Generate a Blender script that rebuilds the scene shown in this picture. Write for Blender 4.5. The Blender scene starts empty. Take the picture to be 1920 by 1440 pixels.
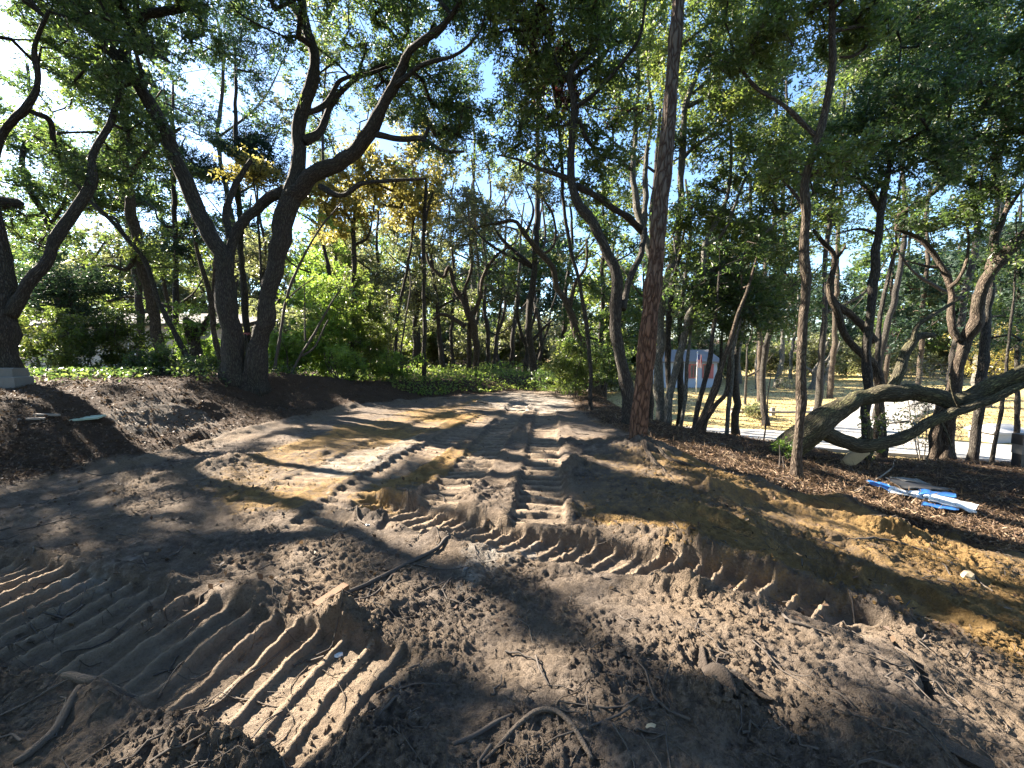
import bpy, math, random
import numpy as np
from mathutils import Vector

# ------------------------------------------------------------------ camera, sky, sun, exposure
C = bpy.context.scene.collection
S = bpy.context.scene
CAM_Z = 1.55
PITCH = math.radians(5.0)
FPX = 800.0                                   # focal length in photograph pixels (photo 1920 wide)
cam_d = bpy.data.cameras.new('camera'); cam = bpy.data.objects.new('camera', cam_d); C.objects.link(cam)
cam_d.sensor_width = 36.0; cam_d.lens = 36.0 * FPX / 1920.0
cam_d.clip_start = 0.05; cam_d.clip_end = 3000
cam.location = (0, 0, CAM_Z); cam.rotation_euler = (math.radians(90) - PITCH, 0, 0)
S.camera = cam
SUN_AZ, SUN_EL = math.radians(-60), math.radians(31)
SUN = np.array([math.sin(SUN_AZ)*math.cos(SUN_EL), math.cos(SUN_AZ)*math.cos(SUN_EL), math.sin(SUN_EL)])
w = bpy.data.worlds.new('World'); S.world = w; w.use_nodes = True
nt = w.node_tree
sky = nt.nodes.new('ShaderNodeTexSky'); sky.sky_type = 'NISHITA'; sky.sun_disc = False
sky.sun_elevation = SUN_EL; sky.sun_rotation = SUN_AZ
sky.air_density = 1.0; sky.dust_density = .35; sky.ozone_density = 4.5; sky.altitude = 0
nt.links.new(sky.outputs[0], nt.nodes['Background'].inputs[0])
nt.nodes['Background'].inputs[1].default_value = 0.062
sl = bpy.data.lights.new('sun', 'SUN'); sl.energy = 5.0; sl.angle = math.radians(0.55); sl.color = (1.0, 0.89, 0.74)
so = bpy.data.objects.new('sun', sl); C.objects.link(so)
so.rotation_euler = Vector(SUN).to_track_quat('Z', 'Y').to_euler(); so.location = (-20, 12, 20)
S.view_settings.view_transform = 'Standard'; S.view_settings.look = 'None'
S.view_settings.exposure = 2.95; S.view_settings.gamma = 1.0
try: S.view_settings.use_curve_mapping = False
except Exception: pass
try:
    S.cycles.max_bounces = 7; S.cycles.diffuse_bounces = 3; S.cycles.glossy_bounces = 2
    S.cycles.transmission_bounces = 4; S.cycles.transparent_max_bounces = 4
    S.cycles.sample_clamp_indirect = 6.0
    S.cycles.use_denoising = True
except Exception: pass

rng = np.random.default_rng(7)
random.seed(7)

# ------------------------------------------------------------------ geometry of the view (to turn photo measurements into places)
cp, sp = math.cos(PITCH), math.sin(PITCH)
def P(px, py, d):                              # a point seen at photo pixel px,py at distance d in front of the camera
    a = (px - 960) / FPX; b = -(py - 720) / FPX
    t = d / (cp + b*sp)
    return np.array([a*t, d, CAM_Z + t*(b*cp - sp)])
def proj(x, y, z):
    dz = z - CAM_Z
    f = y*cp - dz*sp; u = y*sp + dz*cp
    f = np.where(f < 0.05, 0.05, f)
    return 960 + FPX*x/f, 720 - FPX*u/f

# ------------------------------------------------------------------ noise
def _hash(ix, iy, seed):
    h = (ix.astype(np.int64)*374761393 + iy.astype(np.int64)*668265263 + seed*974634777) & 0xffffffff
    h = ((h ^ (h >> 13)) * 1274126177) & 0xffffffff
    h = (h ^ (h >> 16)) & 0xffffff
    return h / float(0xffffff)
def vn(x, y, seed=0):
    x = np.asarray(x, float); y = np.asarray(y, float)
    ix = np.floor(x); iy = np.floor(y); fx = x-ix; fy = y-iy
    fx = fx*fx*fx*(fx*(fx*6-15)+10); fy = fy*fy*fy*(fy*(fy*6-15)+10)
    a = _hash(ix, iy, seed); b = _hash(ix+1, iy, seed); c = _hash(ix, iy+1, seed); d = _hash(ix+1, iy+1, seed)
    return ((a*(1-fx)+b*fx)*(1-fy) + (c*(1-fx)+d*fx)*fy)*2-1
def fbm(x, y, seed=0, o=4):
    s = 0; a = 1.0; t = 0
    for k in range(o):
        s = s + a*vn(x*2**k+13.7*k, y*2**k-7.1*k, seed+k); t += a; a *= .55
    return s/t
def worley(x, y, seed=0):
    ix = np.floor(x); iy = np.floor(y); best = np.full(np.shape(x), 9.0)
    for i in (-1, 0, 1):
        for j in (-1, 0, 1):
            cx = ix+i; cy = iy+j
            dx = cx+_hash(cx, cy, seed)-x; dy = cy+_hash(cx, cy, seed+5)-y
            best = np.minimum(best, dx*dx+dy*dy)
    return np.sqrt(best)
def sst(x, a=0.0, b=1.0):
    t = np.clip((x-a)/(b-a), 0, 1); return t*t*(3-2*t)

# ------------------------------------------------------------------ terrain
FY = [-12, 0, 4, 7.3, 10.5, 13, 15, 18, 60]; FX = [-7.5, -7, -6.2, -5.3, -4.3, -2.8, -0.2, 3.0, 3.0]
def foot(y): return np.interp(y, FY, FX)
def hm(x, y):
    x = np.asarray(x, float); y = np.asarray(y, float)
    n = fbm(x*.35, y*.35, 3, 3)
    bank = (foot(y) + .5*vn(x*.5+3, y*.5, 9)) - x
    amp = np.interp(y, [0, 6, 9, 11.5, 13.5, 16, 30], [.35, .6, .85, .8, .45, .25, .25])
    z = amp*sst(bank, -.1, 2.4)
    u = x - (0.9 + .12*np.clip(y, 0, 14))
    z = z - .165*np.maximum(u, 0)*sst(u, 0, 1.2)*np.where(u > 0, 1, 0) * np.where(u < 6, 1, 6/np.maximum(u, 6))
    y0 = 9.7 - .10*(x-4)
    drop = sst(y - y0, 0, 3.2)*sst(x, 2.6+.0*y, 5.0)
    z = z*(1-drop) + (-2.0)*drop
    # lawn beyond the road rises gently to the far wood
    z = z + drop*(sst(y, 24, 48)*.45 + np.maximum(y-48, 0)*.02)
    z = z + np.where(drop > .5, .02, .06)*n
    return z
def G(px, py, it=14):                          # ground point under a photo pixel
    a = (px - 960) / FPX; b = -(py - 720) / FPX
    dy = cp + b*sp; dz = b*cp - sp
    z = 0.0; t = (z-CAM_Z)/min(dz, -0.02)
    lo, hi = 0.3, 90.0
    t = lo
    while t < hi:                              # march, then bisect
        if CAM_Z + t*dz < hm(a*t, dy*t): break
        t *= 1.02
    l, h = t/1.02, t
    for _ in range(it):
        m = .5*(l+h)
        if CAM_Z + m*dz < hm(a*m, dy*m): h = m
        else: l = m
    return np.array([a*h, dy*h, CAM_Z + h*dz])

def polydist(x, y, pts):                       # nearest distance, signed side and arc length to a polyline
    pts = np.asarray(pts, float)
    best = np.full(x.shape, 1e9); sg = np.zeros_like(x); sl_ = np.zeros_like(x); acc = 0
    L = np.sum(np.hypot(*np.diff(pts, axis=0).T))
    for i in range(len(pts)-1):
        a, b = pts[i], pts[i+1]; d = b-a; l = np.hypot(*d)
        t = ((x-a[0])*d[0] + (y-a[1])*d[1])/(l*l)
        tc = np.clip(t, 0, 1)
        qx = x-(a[0]+tc*d[0]); qy = y-(a[1]+tc*d[1])
        dd = np.hypot(qx, qy)
        side = (d[0]*qy - d[1]*qx)/l
        m = dd < best
        best = np.where(m, dd, best); sg = np.where(m, np.sign(side)*dd, sg); sl_ = np.where(m, acc+tc*l, sl_)
        acc += l
    return best, sg, sl_, L
def smooth2(pts, n=6):
    pts = np.asarray(pts, float)
    if len(pts) < 3: return pts
    p = np.vstack([2*pts[0]-pts[1], pts, 2*pts[-1]-pts[-2]]); out = []
    for i in range(1, len(p)-2):
        for k in range(n):
            t = k/n
            out.append(.5*((2*p[i]) + (-p[i-1]+p[i+1])*t + (2*p[i-1]-5*p[i]+4*p[i+1]-p[i+2])*t*t + (-p[i-1]+3*p[i]-3*p[i+1]+p[i+2])*t**3))
    out.append(p[-2]); return np.array(out)
def gl(pp): return smooth2([G(*q)[:2] for q in pp], 5)

# caterpillar tracks pressed into the soil: centre line (photo), width, depth, bar pitch, bar height, skew, edge berm
TRACKS = [
    (gl([(430, 960), (620, 880), (760, 812), (880, 768)]), .55, .03, .17, .02, .15, .02),
    (gl([(560, 1010), (700, 905), (830, 830), (930, 775)]), .52, .04, .18, .028, -.1, .025),
    (gl([(745, 1010), (835, 930), (905, 850), (955, 782), (975, 755)]), .52, .05, .18, .034, .1, .03),
    (gl([(1010, 1000), (1012, 935), (1018, 850), (1022, 795), (1025, 765)]), .50, .05, .20, .034, .0, .03),
    (gl([(-260, 1050), (0, 1120), (180, 1160), (330, 1205), (480, 1250), (640, 1300), (760, 1350)]), .68, .06, .165, .046, .10, .05),
    (gl([(640, 935), (740, 955), (860, 985), (960, 1010), (1080, 1030), (1200, 1048), (1340, 1075), (1480, 1108), (1590, 1150), (1700, 1215)]), .50, .13, .155, .052, -.5, .06),
    (gl([(1420, 1010), (1560, 1055), (1660, 1100), (1740, 1140), (1830, 1200)]), .5, .07, .17, .035, .3, .05),
]
BERMS = [  # line, height, half width
    (gl([(-60, 955), (120, 905), (300, 858), (420, 822), (540, 790), (680, 762), (780, 750)]), .10, .16),
    (gl([(120, 935), (260, 905), (420, 872), (560, 835)]), .05, .12),
    (gl([(1330, 925), (1420, 945), (1520, 963), (1640, 990), (1740, 1012), (1815, 1036)]), .17, .075),
    (gl([(1230, 935), (1340, 975), (1450, 992), (1560, 1012), (1640, 1040)]), .07, .10),
    (gl([(1150, 905), (1260, 915), (1340, 900), (1420, 905)]), .06, .12),
    (gl([(1100, 985), (1220, 1005), (1360, 1030), (1500, 1062), (1600, 1095)]), .09, .07),
    (gl([(1060, 1000), (1075, 930), (1070, 850), (1062, 800)]), .03, .07),
    (gl([(1750, 1120), (1850, 1130), (1940, 1190)]), .10, .14),
    (gl([(350, 1400), (440, 1380), (560, 1420), (640, 1410)]), .07, .09),
    (gl([(60, 1225), (180, 1265), (300, 1290), (400, 1330)]), .06, .08),
    (gl([(420, 1190), (520, 1180), (640, 1165), (720, 1140)]), .07, .10),
    (gl([(950, 1350), (1020, 1330), (1120, 1375), (1180, 1420)]), .05, .10),
]
RUTS = [
    (gl([(1420, 932), (1540, 950), (1660, 974), (1790, 1005), (1880, 1040)]), .12, .13),
    (gl([(0, 925), (150, 880), (300, 838), (400, 812)]), .06, .15),
    (gl([(1668, 1180), (1690, 1215), (1725, 1250), (1745, 1310), (1760, 1330)]), .07, .018),
    (gl([(1300, 1225), (1320, 1270), (1345, 1330)]), .05, .03),
]
MOUNDS = [(850, 940, .22, .12), (900, 955, .2, .08), (955, 930, .24, .08), (640, 1190, .15, .05), (1205, 850, .75, .14), (430, 870, .3, .08), (600, 850, .3, .06),
          (480, 1120, .2, .06), (1330, 1310, .13, .07), (1640, 1345, .2, .07), (700, 1380, .2, .06), (1090, 880, .25, .12), (520, 775, .5, .10), (640, 755, .45, .12), (1580, 945, .2, .08)]
MOUNDS = [(*G(a, b)[:2], r, h) for a, b, r, h in MOUNDS]
def hd(x, y, want=False):
    x = np.asarray(x, float); y = np.asarray(y, float); sh = x.shape
    x = x.ravel(); y = y.ravel()
    z = hm(x, y)
    near = 1-sst(y, 16, 26)
    cleared = sst(x-foot(y), -1.2, .3)
    wx = x+.05*vn(x*3, y*3, 31); wy = y+.05*vn(x*3, y*3, 32)
    rough = np.ones_like(x)
    z = z + near*(.035*fbm(x*1.1, y*1.1, 41, 2) + .028*fbm(x*3.2, y*3.2, 43, 3))
    for cx, cy, r, h in MOUNDS:
        m = np.exp(-((wx-cx)**2+(wy-cy)**2)/(r*r)); z = z + h*m*(1+.35*vn(x*9, y*9, 51)); rough = rough + .6*m
    for pts, h, wd in BERMS:
        d, _, s, L = polydist(wx, wy, pts)
        m = np.exp(-(d/wd)**2)*(.65+.5*vn(s*2.5, 0*s, int(h*1000)))
        z = z + h*m; rough = rough + .5*np.clip(m, 0, 1)
    sc_ = sst(x, .6, 1.6)*sst(y, 2.2, 2.8)*(1-sst(y, 6.5, 8))      # scrape marks on the right hand slope
    ra, rb = x*.86-y*.5, x*.5+y*.86
    z = z + sc_*(.035*fbm(ra*.7, rb*3.4, 131, 3) + .012*(1-2*np.abs(vn(ra*2.2, rb*10, 134))) + .012*fbm(x*9, y*9, 135, 3))
    rough = rough + .35*sc_
    tm_all = np.zeros_like(x)
    for k, (pts, wd, dep, pit, bar, skew, berm) in enumerate(TRACKS):
        lo = pts.min(0)-1; hi = pts.max(0)+1
        idx = np.where((x > lo[0]) & (x < hi[0]) & (y > lo[1]) & (y < hi[1]))[0]
        if not len(idx): continue
        X = x[idx]; Y = y[idx]
        jx = X+.006*vn(X*11, Y*11, 61+k)+.02*vn(X*2.7, Y*2.7, 62+k); jy = Y+.006*vn(X*11, Y*11, 71+k)+.02*vn(X*2.7, Y*2.7, 72+k)
        d, sgn, s, L = polydist(jx, jy, pts)
        endf = sst(s, .02, .3)*sst(L-s, .02, .3)
        m = (1-sst(d, wd/2-.035, wd/2+.01))*endf
        ph = (s + skew*sgn + .004*vn(s*3, sgn*3, 97+k))/pit
        fr = ph-np.floor(ph); ib = np.floor(ph)
        var = .7+.45*_hash(ib, ib*0, 80+k)
        # a grouser leaves a thin wall with a steep face and a sloping plate
        wf = np.clip((Y-2.2)/3, 0, 1)*.10
        ridge = np.where(fr < .10, sst(fr, 0, .10), np.where(fr < .23+wf, 1.0, np.where(fr < .34+wf, 1-.85*sst(fr, .23+wf, .34+wf), .15*(1-sst(fr, .34+wf, 1.0)))))
        crumble = (.9+.2*vn(X*9, Y*9, 90+k)+.26*vn(X*36, Y*36, 91+k))*(1-(0 if k in (3, 4) else .35 if k == 5 else .7)*sst(vn(X*4.2, Y*4.2, 93+k), .35, .6))
        if k == 4: crumble = .95+.14*vn(X*9, Y*9, 94)+.12*vn(X*36, Y*36, 92)
        if k == 3: crumble = .95+.12*vn(X*9, Y*9, 90)
        wear = (.68 if k in (3, 4, 5) else .35)+(.45 if k in (3, 4, 5) else .75)*sst(vn(X*1.7, Y*1.7, 95+k)+.5*vn(X*4.5, Y*4.5, 96+k), -.55, .35)
        base = hm(X, Y) + .012*fbm(X*1.1, Y*1.1, 41, 2) - dep
        tz = base + 1.35*bar*var*ridge*np.clip(crumble, .15, 1.4)*wear + .012*(1-wear)*fbm(X*16, Y*16, 98, 3) + .004*fbm(X*30, Y*30, 99, 2)
        z[idx] = z[idx]*(1-m) + tz*m
        bm = np.exp(-((d-wd/2-.05)/.055)**2)*endf*(.6+.8*vn(X*5, Y*5, 99+k))
        z[idx] += berm*np.clip(bm, 0, 2)
        rough[idx] = rough[idx]*(1-.9*m) + .5*np.clip(bm, 0, 1)
        tm_all[idx] = np.maximum(tm_all[idx], m*(.1+.9*ridge) if k < 4 else m*(.55+.45*ridge))
    for pts, h, wd in RUTS:
        d, _, s, L = polydist(x+.02*vn(x*12, y*12, 5), y+.02*vn(x*12, y*12, 6), pts)
        z = z - h*np.exp(-(d/wd)**2)*sst(s, 0, .1)*sst(L-s, 0, .1)
    f1 = 1-sst(y, 4.5, 9); f2 = 1-sst(y, 3, 6)
    patch = .45+.75*sst(fbm(x*1.6, y*1.6, 111, 2), -.25, .35)
    rid = lambda f, sd: 1-2*np.abs(vn(x*f, y*f, sd))
    clod = np.clip(1-1.6*worley(x*21, y*21, 7), 0, 1)*.011*(.4+1.2*_hash(np.floor(x*21), np.floor(y*21), 17)) + .011*rid(13, 121)*rid(9, 122) + .0075*rid(29, 123) + .0055*rid(60, 124)*f2
    z = z + rough*patch*(f1*clod + near*(.014*fbm(x*11, y*11, 44, 3))) + f2*(.25+.75*rough)*.010*fbm(x*47, y*47, 45, 2)
    z = z + (1-cleared)*near*.03*fbm(x*6, y*6, 47, 3)
    if want: return z.reshape(sh), tm_all.reshape(sh), rough.reshape(sh)
    return z.reshape(sh)

# ------------------------------------------------------------------ mesh helpers
TRIS = [0]
def mesh(name, V, F, mat, attrs=None, smooth=True):
    """F: (n,3) or (n,4) int array, or list of such arrays"""
    me = bpy.data.meshes.new(name)
    V = np.asarray(V, np.float32).reshape(-1, 3)
    if not isinstance(F, list): F = [F]
    F = [np.asarray(f, np.int32) for f in F if len(f)]
    nl = sum(f.size for f in F); nf = sum(len(f) for f in F)
    me.vertices.add(len(V)); me.vertices.foreach_set('co', V.ravel())
    me.loops.add(nl); me.loops.foreach_set('vertex_index', np.concatenate([f.ravel() for f in F]))
    me.polygons.add(nf)
    tot = np.concatenate([np.full(len(f), f.shape[1], np.int32) for f in F])
    st = np.concatenate([[0], np.cumsum(tot)[:-1]]).astype(np.int32)
    me.polygons.foreach_set('loop_start', st)
    try: me.polygons.foreach_set('loop_total', tot)
    except Exception: pass
    me.polygons.foreach_set('use_smooth', np.full(nf, bool(smooth)))
    for k, v in (attrs or {}).items():
        v = np.asarray(v, np.float32)
        if v.ndim == 1:
            a = me.attributes.new(k, 'FLOAT', 'POINT'); a.data.foreach_set('value', v)
        elif v.shape[1] == 3:
            a = me.attributes.new(k, 'FLOAT_VECTOR', 'POINT'); a.data.foreach_set('vector', v.ravel())
        else:
            a = me.attributes.new(k, 'FLOAT_COLOR', 'POINT'); a.data.foreach_set('color', v.ravel())
    me.update(calc_edges=True)
    if mat: me.materials.append(mat)
    TRIS[0] += int(np.sum(tot-2))
    return me
def link(name, me, parent=None, kind=None, label=None, cat=None, group=None, loc=None):
    o = bpy.data.objects.new(name, me); C.objects.link(o)
    if parent is not None:
        o.parent = parent; o.matrix_parent_inverse.identity()
        o.location = (0, 0, 0)
    if loc is not None: o.location = loc
    if kind: o['kind'] = kind
    if label: o['label'] = label
    if cat: o['category'] = cat
    if group: o['group'] = group
    return o
def empty(name, loc, label, cat, group=None):
    o = bpy.data.objects.new(name, None); C.objects.link(o); o.location = [float(v) for v in loc]
    o['label'] = label; o['category'] = cat
    if group: o['group'] = group
    o.empty_display_size = .2
    return o
def smooth_path(pts, n=5):                    # (k,4): x y z r
    return smooth2(pts, n) if len(pts) > 2 else np.asarray(pts, float)
def resample(path, step):
    path = np.asarray(path, float)
    l = np.concatenate([[0], np.cumsum(np.linalg.norm(np.diff(path[:, :3], axis=0), axis=1))])
    n = max(2, int(l[-1]/step)+1); t = np.linspace(0, l[-1], n)
    return np.stack([np.interp(t, l, path[:, k]) for k in range(path.shape[1])], 1)
def tube(path, ns=8, lump=0.0, seed=0, flare=0.0, cap=True):
    path = np.asarray(path, float); n = len(path)
    T = np.gradient(path[:, :3], axis=0); T /= np.linalg.norm(T, axis=1)[:, None]+1e-9
    a = np.array([1., 0, 0]) if abs(T[0][0]) < .8 else np.array([0, 1., 0])
    N = np.zeros((n, 3)); u = a-T[0]*np.dot(a, T[0]); N[0] = u/np.linalg.norm(u)
    for i in range(1, n):
        u = N[i-1]-T[i]*np.dot(N[i-1], T[i]); N[i] = u/(np.linalg.norm(u)+1e-9)
    B = np.cross(T, N)
    th = np.linspace(0, 2*np.pi, ns, endpoint=False)
    s = np.concatenate([[0], np.cumsum(np.linalg.norm(np.diff(path[:, :3], axis=0), axis=1))])
    R = path[:, 3][:, None]*np.ones((1, ns))
    if lump:
        ca, sa = np.cos(th)[None, :], np.sin(th)[None, :]; S_ = s[:, None]
        q = 1 + lump*vn(ca*1.3+S_*1.1+seed, sa*1.3+seed*1.7+S_*.3, 201) + lump*.6*vn(ca*3.1+seed*2.3+S_*.9, sa*3.1+S_*2.0, 202)
        if lump > .05 and ns >= 14:
            q = q + lump*.55*vn(ca*6+seed+S_*.35, sa*6+S_*1.6, 203) + lump*.4*vn(ca*13+seed+S_*.9, sa*13+S_*3.6, 204)
        R = R*q
    if flare:
        k = np.exp(-np.maximum(s-.25, 0)/(flare*path[0, 3]*5))[:, None]
        R = R*(.95+.27*k*(1+.8*np.cos(5*th[None, :]+seed)+.4*np.cos(3*th[None, :]+2*seed)))
    V = path[:, None, :3] + R[:, :, None]*(np.cos(th)[None, :, None]*N[:, None, :] + np.sin(th)[None, :, None]*B[:, None, :])
    bk = np.stack([np.cos(th)[None, :]*R, np.sin(th)[None, :]*R, np.repeat(s[:, None], ns, 1)], 2)
    i = np.arange(n-1)[:, None]*ns; j = np.arange(ns)[None, :]; j2 = (j+1) % ns
    F = np.stack([i+j, i+j2, i+ns+j2, i+ns+j], 2).reshape(-1, 4)
    V = V.reshape(-1, 3); bk = bk.reshape(-1, 3); Fs = [F]
    if cap:
        V = np.vstack([V, path[-1, :3][None] + T[-1]*path[-1, 3]*.3, path[0, :3][None]]); bk = np.vstack([bk, [[0, 0, s[-1]], [0, 0, 0]]])
        e = (n-1)*ns; jj = np.arange(ns)
        Fs.append(np.stack([e+jj, e+(jj+1) % ns, np.full(ns, n*ns)], 1)); Fs.append(np.stack([(jj+1) % ns, jj, np.full(ns, n*ns+1)], 1))
    return V, Fs, bk
class Acc:
    def __init__(s): s.V = []; s.F3 = []; s.F4 = []; s.B = []; s.n = 0
    def add(s, V, Fs, B=None):
        if len(V) == 0: return
        for f in (Fs if isinstance(Fs, list) else [Fs]):
            f = np.asarray(f)
            if len(f) == 0: continue
            (s.F3 if f.shape[1] == 3 else s.F4).append(f+s.n)
        s.V.append(V); s.B.append(B if B is not None else V*0); s.n += len(V)
    def build(s, name, mat, off=(0, 0, 0), smooth=True, extra=None):
        V = np.vstack(s.V)-np.asarray(off); F = []
        if s.F4: F.append(np.vstack(s.F4))
        if s.F3: F.append(np.vstack(s.F3))
        at = {'bk': np.vstack(s.B)}
        if extra: at.update(extra)
        return mesh(name, V, F, mat, at, smooth)

# ------------------------------------------------------------------ materials
def newmat(name):
    m = bpy.data.materials.new(name); m.use_nodes = True; nt = m.node_tree; nt.nodes.clear()
    out = nt.nodes.new('ShaderNodeOutputMaterial'); return m, nt, out
def nd(nt, t, **kw):
    n = nt.nodes.new(t)
    for k, v in kw.items():
        if k == 'op': n.operation = v
        elif k.startswith('i_'):
            n.inputs[k[2:].replace('_', ' ')].default_value = v
        else: setattr(n, k, v)
    return n
def ramp(nt, fac, stops):
    r = nt.nodes.new('ShaderNodeValToRGB'); e = r.color_ramp.elements
    while len(e) > 1: e.remove(e[0])
    e[0].position = stops[0][0]; e[0].color = (*stops[0][1], 1)
    for p, c in stops[1:]:
        q = e.new(p); q.color = (*c, 1)
    nt.links.new(fac, r.inputs[0]); return r.outputs[0]
def mixc(nt, f, a, b):
    n = nt.nodes.new('ShaderNodeMix'); n.data_type = 'RGBA'
    L = nt.links
    if hasattr(f, 'links'): L.new(f, n.inputs[0])
    else: n.inputs[0].default_value = f
    for v, i in ((a, 6), (b, 7)):
        if hasattr(v, 'links'): L.new(v, n.inputs[i])
        else: n.inputs[i].default_value = (*v, 1)
    return n.outputs[2]
def noise(nt, vec, scale, detail=4, rough=.6):
    n = nt.nodes.new('ShaderNodeTexNoise'); n.inputs['Scale'].default_value = scale; n.inputs['Detail'].default_value = detail; n.inputs['Roughness'].default_value = rough
    if vec: nt.links.new(vec, n.inputs['Vector'])
    return n.outputs['Fac']
def bump(nt, h, strength, dist, normal=None):
    b = nt.nodes.new('ShaderNodeBump'); b.inputs['Strength'].default_value = strength; b.inputs['Distance'].default_value = dist
    nt.links.new(h, b.inputs['Height'])
    if normal: nt.links.new(normal, b.inputs['Normal'])
    return b.outputs[0]
def math_(nt, op, a, b=None):
    n = nt.nodes.new('ShaderNodeMath'); n.operation = op
    for i, v in enumerate((a, b)):
        if v is None: continue
        if hasattr(v, 'links'): nt.links.new(v, n.inputs[i])
        else: n.inputs[i].default_value = v
    return n.outputs[0]
def bark(name, dark, light, moss=None, plate=False, top=None, split=(2, 6), scale=1.0, mossamt=.5):
    m, nt, out = newmat(name)
    at = nd(nt, 'ShaderNodeAttribute', attribute_name='bk')
    mp = nd(nt, 'ShaderNodeMapping'); mp.inputs['Scale'].default_value = (1, 1, .22 if not plate else .26)
    nt.links.new(at.outputs['Vector'], mp.inputs[0]); v = mp.outputs[0]
    n1 = noise(nt, v, 34*scale, 5, .65); n2 = noise(nt, v, 5*scale, 3)
    vo = nd(nt, 'ShaderNodeTexVoronoi'); vo.feature = 'DISTANCE_TO_EDGE'; vo.inputs['Scale'].default_value = (17 if plate else 38)*scale
    wv = nt.nodes.new('ShaderNodeVectorMath'); wv.operation = 'MULTIPLY_ADD'; nt.links.new(v, wv.inputs[0]); wv.inputs[1].default_value = (1, 1, 1)
    ns = nt.nodes.new('ShaderNodeTexNoise'); ns.inputs['Scale'].default_value = 12*scale; nt.links.new(v, ns.inputs['Vector'])
    sc = nt.nodes.new('ShaderNodeVectorMath'); sc.operation = 'SCALE'; sc.inputs['Scale'].default_value = (.11 if not plate else .13); nt.links.new(ns.outputs['Color'], sc.inputs[0])
    nt.links.new(sc.outputs[0], wv.inputs[2]); nt.links.new(wv.outputs[0], vo.inputs['Vector'])
    fur = nt.nodes.new('ShaderNodeMapRange'); fur.inputs['From Max'].default_value = .22 if plate else .3; nt.links.new(vo.outputs['Distance'], fur.inputs['Value'])
    f = fur.outputs[0]
    col = mixc(nt, n1, dark, light)
    if top is not None:
        sx = nt.nodes.new('ShaderNodeSeparateXYZ'); nt.links.new(at.outputs['Vector'], sx.inputs[0])
        mr = nt.nodes.new('ShaderNodeMapRange'); mr.inputs['From Min'].default_value = split[0]; mr.inputs['From Max'].default_value = split[1]
        a = math_(nt, 'ADD', sx.outputs[2], math_(nt, 'MULTIPLY', math_(nt, 'SUBTRACT', n2, .5), 5.0)); nt.links.new(a, mr.inputs['Value'])
        col = mixc(nt, mr.outputs[0], col, mixc(nt, n1, top[0], top[1]))
    if moss is not None:
        col = mixc(nt, math_(nt, 'MULTIPLY', ramp(nt, n2, [(.45, (0, 0, 0)), (.62, (1, 1, 1))]), mossamt), col, moss)
    crack = tuple(c*(.5 if plate else .55) for c in dark)
    col = mixc(nt, f, crack, col)
    bs = nd(nt, 'ShaderNodeBsdfPrincipled'); bs.inputs['Roughness'].default_value = .9
    try: bs.inputs['Specular IOR Level'].default_value = .25
    except Exception: pass
    nt.links.new(col, bs.inputs['Base Color'])
    h = math_(nt, 'ADD', math_(nt, 'MULTIPLY', f, .8 if plate else .45), math_(nt, 'MULTIPLY', n1, .7 if plate else 1.0))
    nt.links.new(bump(nt, h, 1.0, .026 if plate else .036), bs.inputs['Normal'])
    nt.links.new(bs.outputs[0], out.inputs[0]); return m
def leafmat(name, stops, trans, tf=.42, rough=.42, spec=.5):
    m, nt, out = newmat(name)
    at = nd(nt, 'ShaderNodeAttribute', attribute_name='tint')
    col = ramp(nt, at.outputs['Fac'], stops)
    bs = nd(nt, 'ShaderNodeBsdfPrincipled'); bs.inputs['Roughness'].default_value = rough
    try: bs.inputs['Specular IOR Level'].default_value = spec
    except Exception: pass
    nt.links.new(col, bs.inputs['Base Color'])
    tr = nd(nt, 'ShaderNodeBsdfTranslucent')
    nt.links.new(ramp(nt, at.outputs['Fac'], trans), tr.inputs[0])
    mx = nd(nt, 'ShaderNodeMixShader'); mx.inputs[0].default_value = tf
    nt.links.new(bs.outputs[0], mx.inputs[1]); nt.links.new(tr.outputs[0], mx.inputs[2]); nt.links.new(mx.outputs[0], out.inputs[0])
    return m
def plain(name, col, rough=.8, var=.25, scale=20, bmp=.3, dist=.005):
    m, nt, out = newmat(name)
    tc = nd(nt, 'ShaderNodeTexCoord'); v = tc.outputs['Object']
    n = noise(nt, v, scale, 5); n2 = noise(nt, v, scale*.17, 3)
    c = mixc(nt, n, tuple(x*(1-var) for x in col), tuple(min(1, x*(1+var)) for x in col))
    c = mixc(nt, math_(nt, 'MULTIPLY', n2, .5), c, tuple(x*.6 for x in col))
    bs = nd(nt, 'ShaderNodeBsdfPrincipled'); bs.inputs['Roughness'].default_value = rough
    nt.links.new(c, bs.inputs['Base Color']); nt.links.new(bump(nt, n, bmp, dist), bs.inputs['Normal'])
    nt.links.new(bs.outputs[0], out.inputs[0]); return m

M = {}
M['oak'] = bark('oak_bark', (.050, .042, .036), (.125, .108, .092), moss=(.10, .11, .075), mossamt=.3)
M['oakwarm'] = bark('oak_bark_warm', (.075, .055, .042), (.20, .155, .115), moss=(.13, .13, .08), mossamt=.3)
M['pale'] = bark('pale_bark', (.13, .12, .10), (.33, .31, .27), moss=(.16, .17, .10), mossamt=.35)
M['pine'] = bark('pine_bark', (.10, .054, .036), (.25, .14, .092), plate=True, top=((.085, .068, .055), (.20, .16, .128)), split=(2.2, 4.2))
M['moss'] = bark('mossy_bark', (.070, .062, .042), (.18, .155, .10), moss=(.20, .20, .085), mossamt=.7)
M['root'] = plain('root_bark', (.125, .098, .075), .95, .5, 130, 1.0, .012)
M['twigdark'] = plain('twig_bark', (.075, .062, .052), .9, .3, 30)
M['deadtwig'] = plain('dead_twig_bark', (.22, .19, .155), .9, .3, 30)

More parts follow.
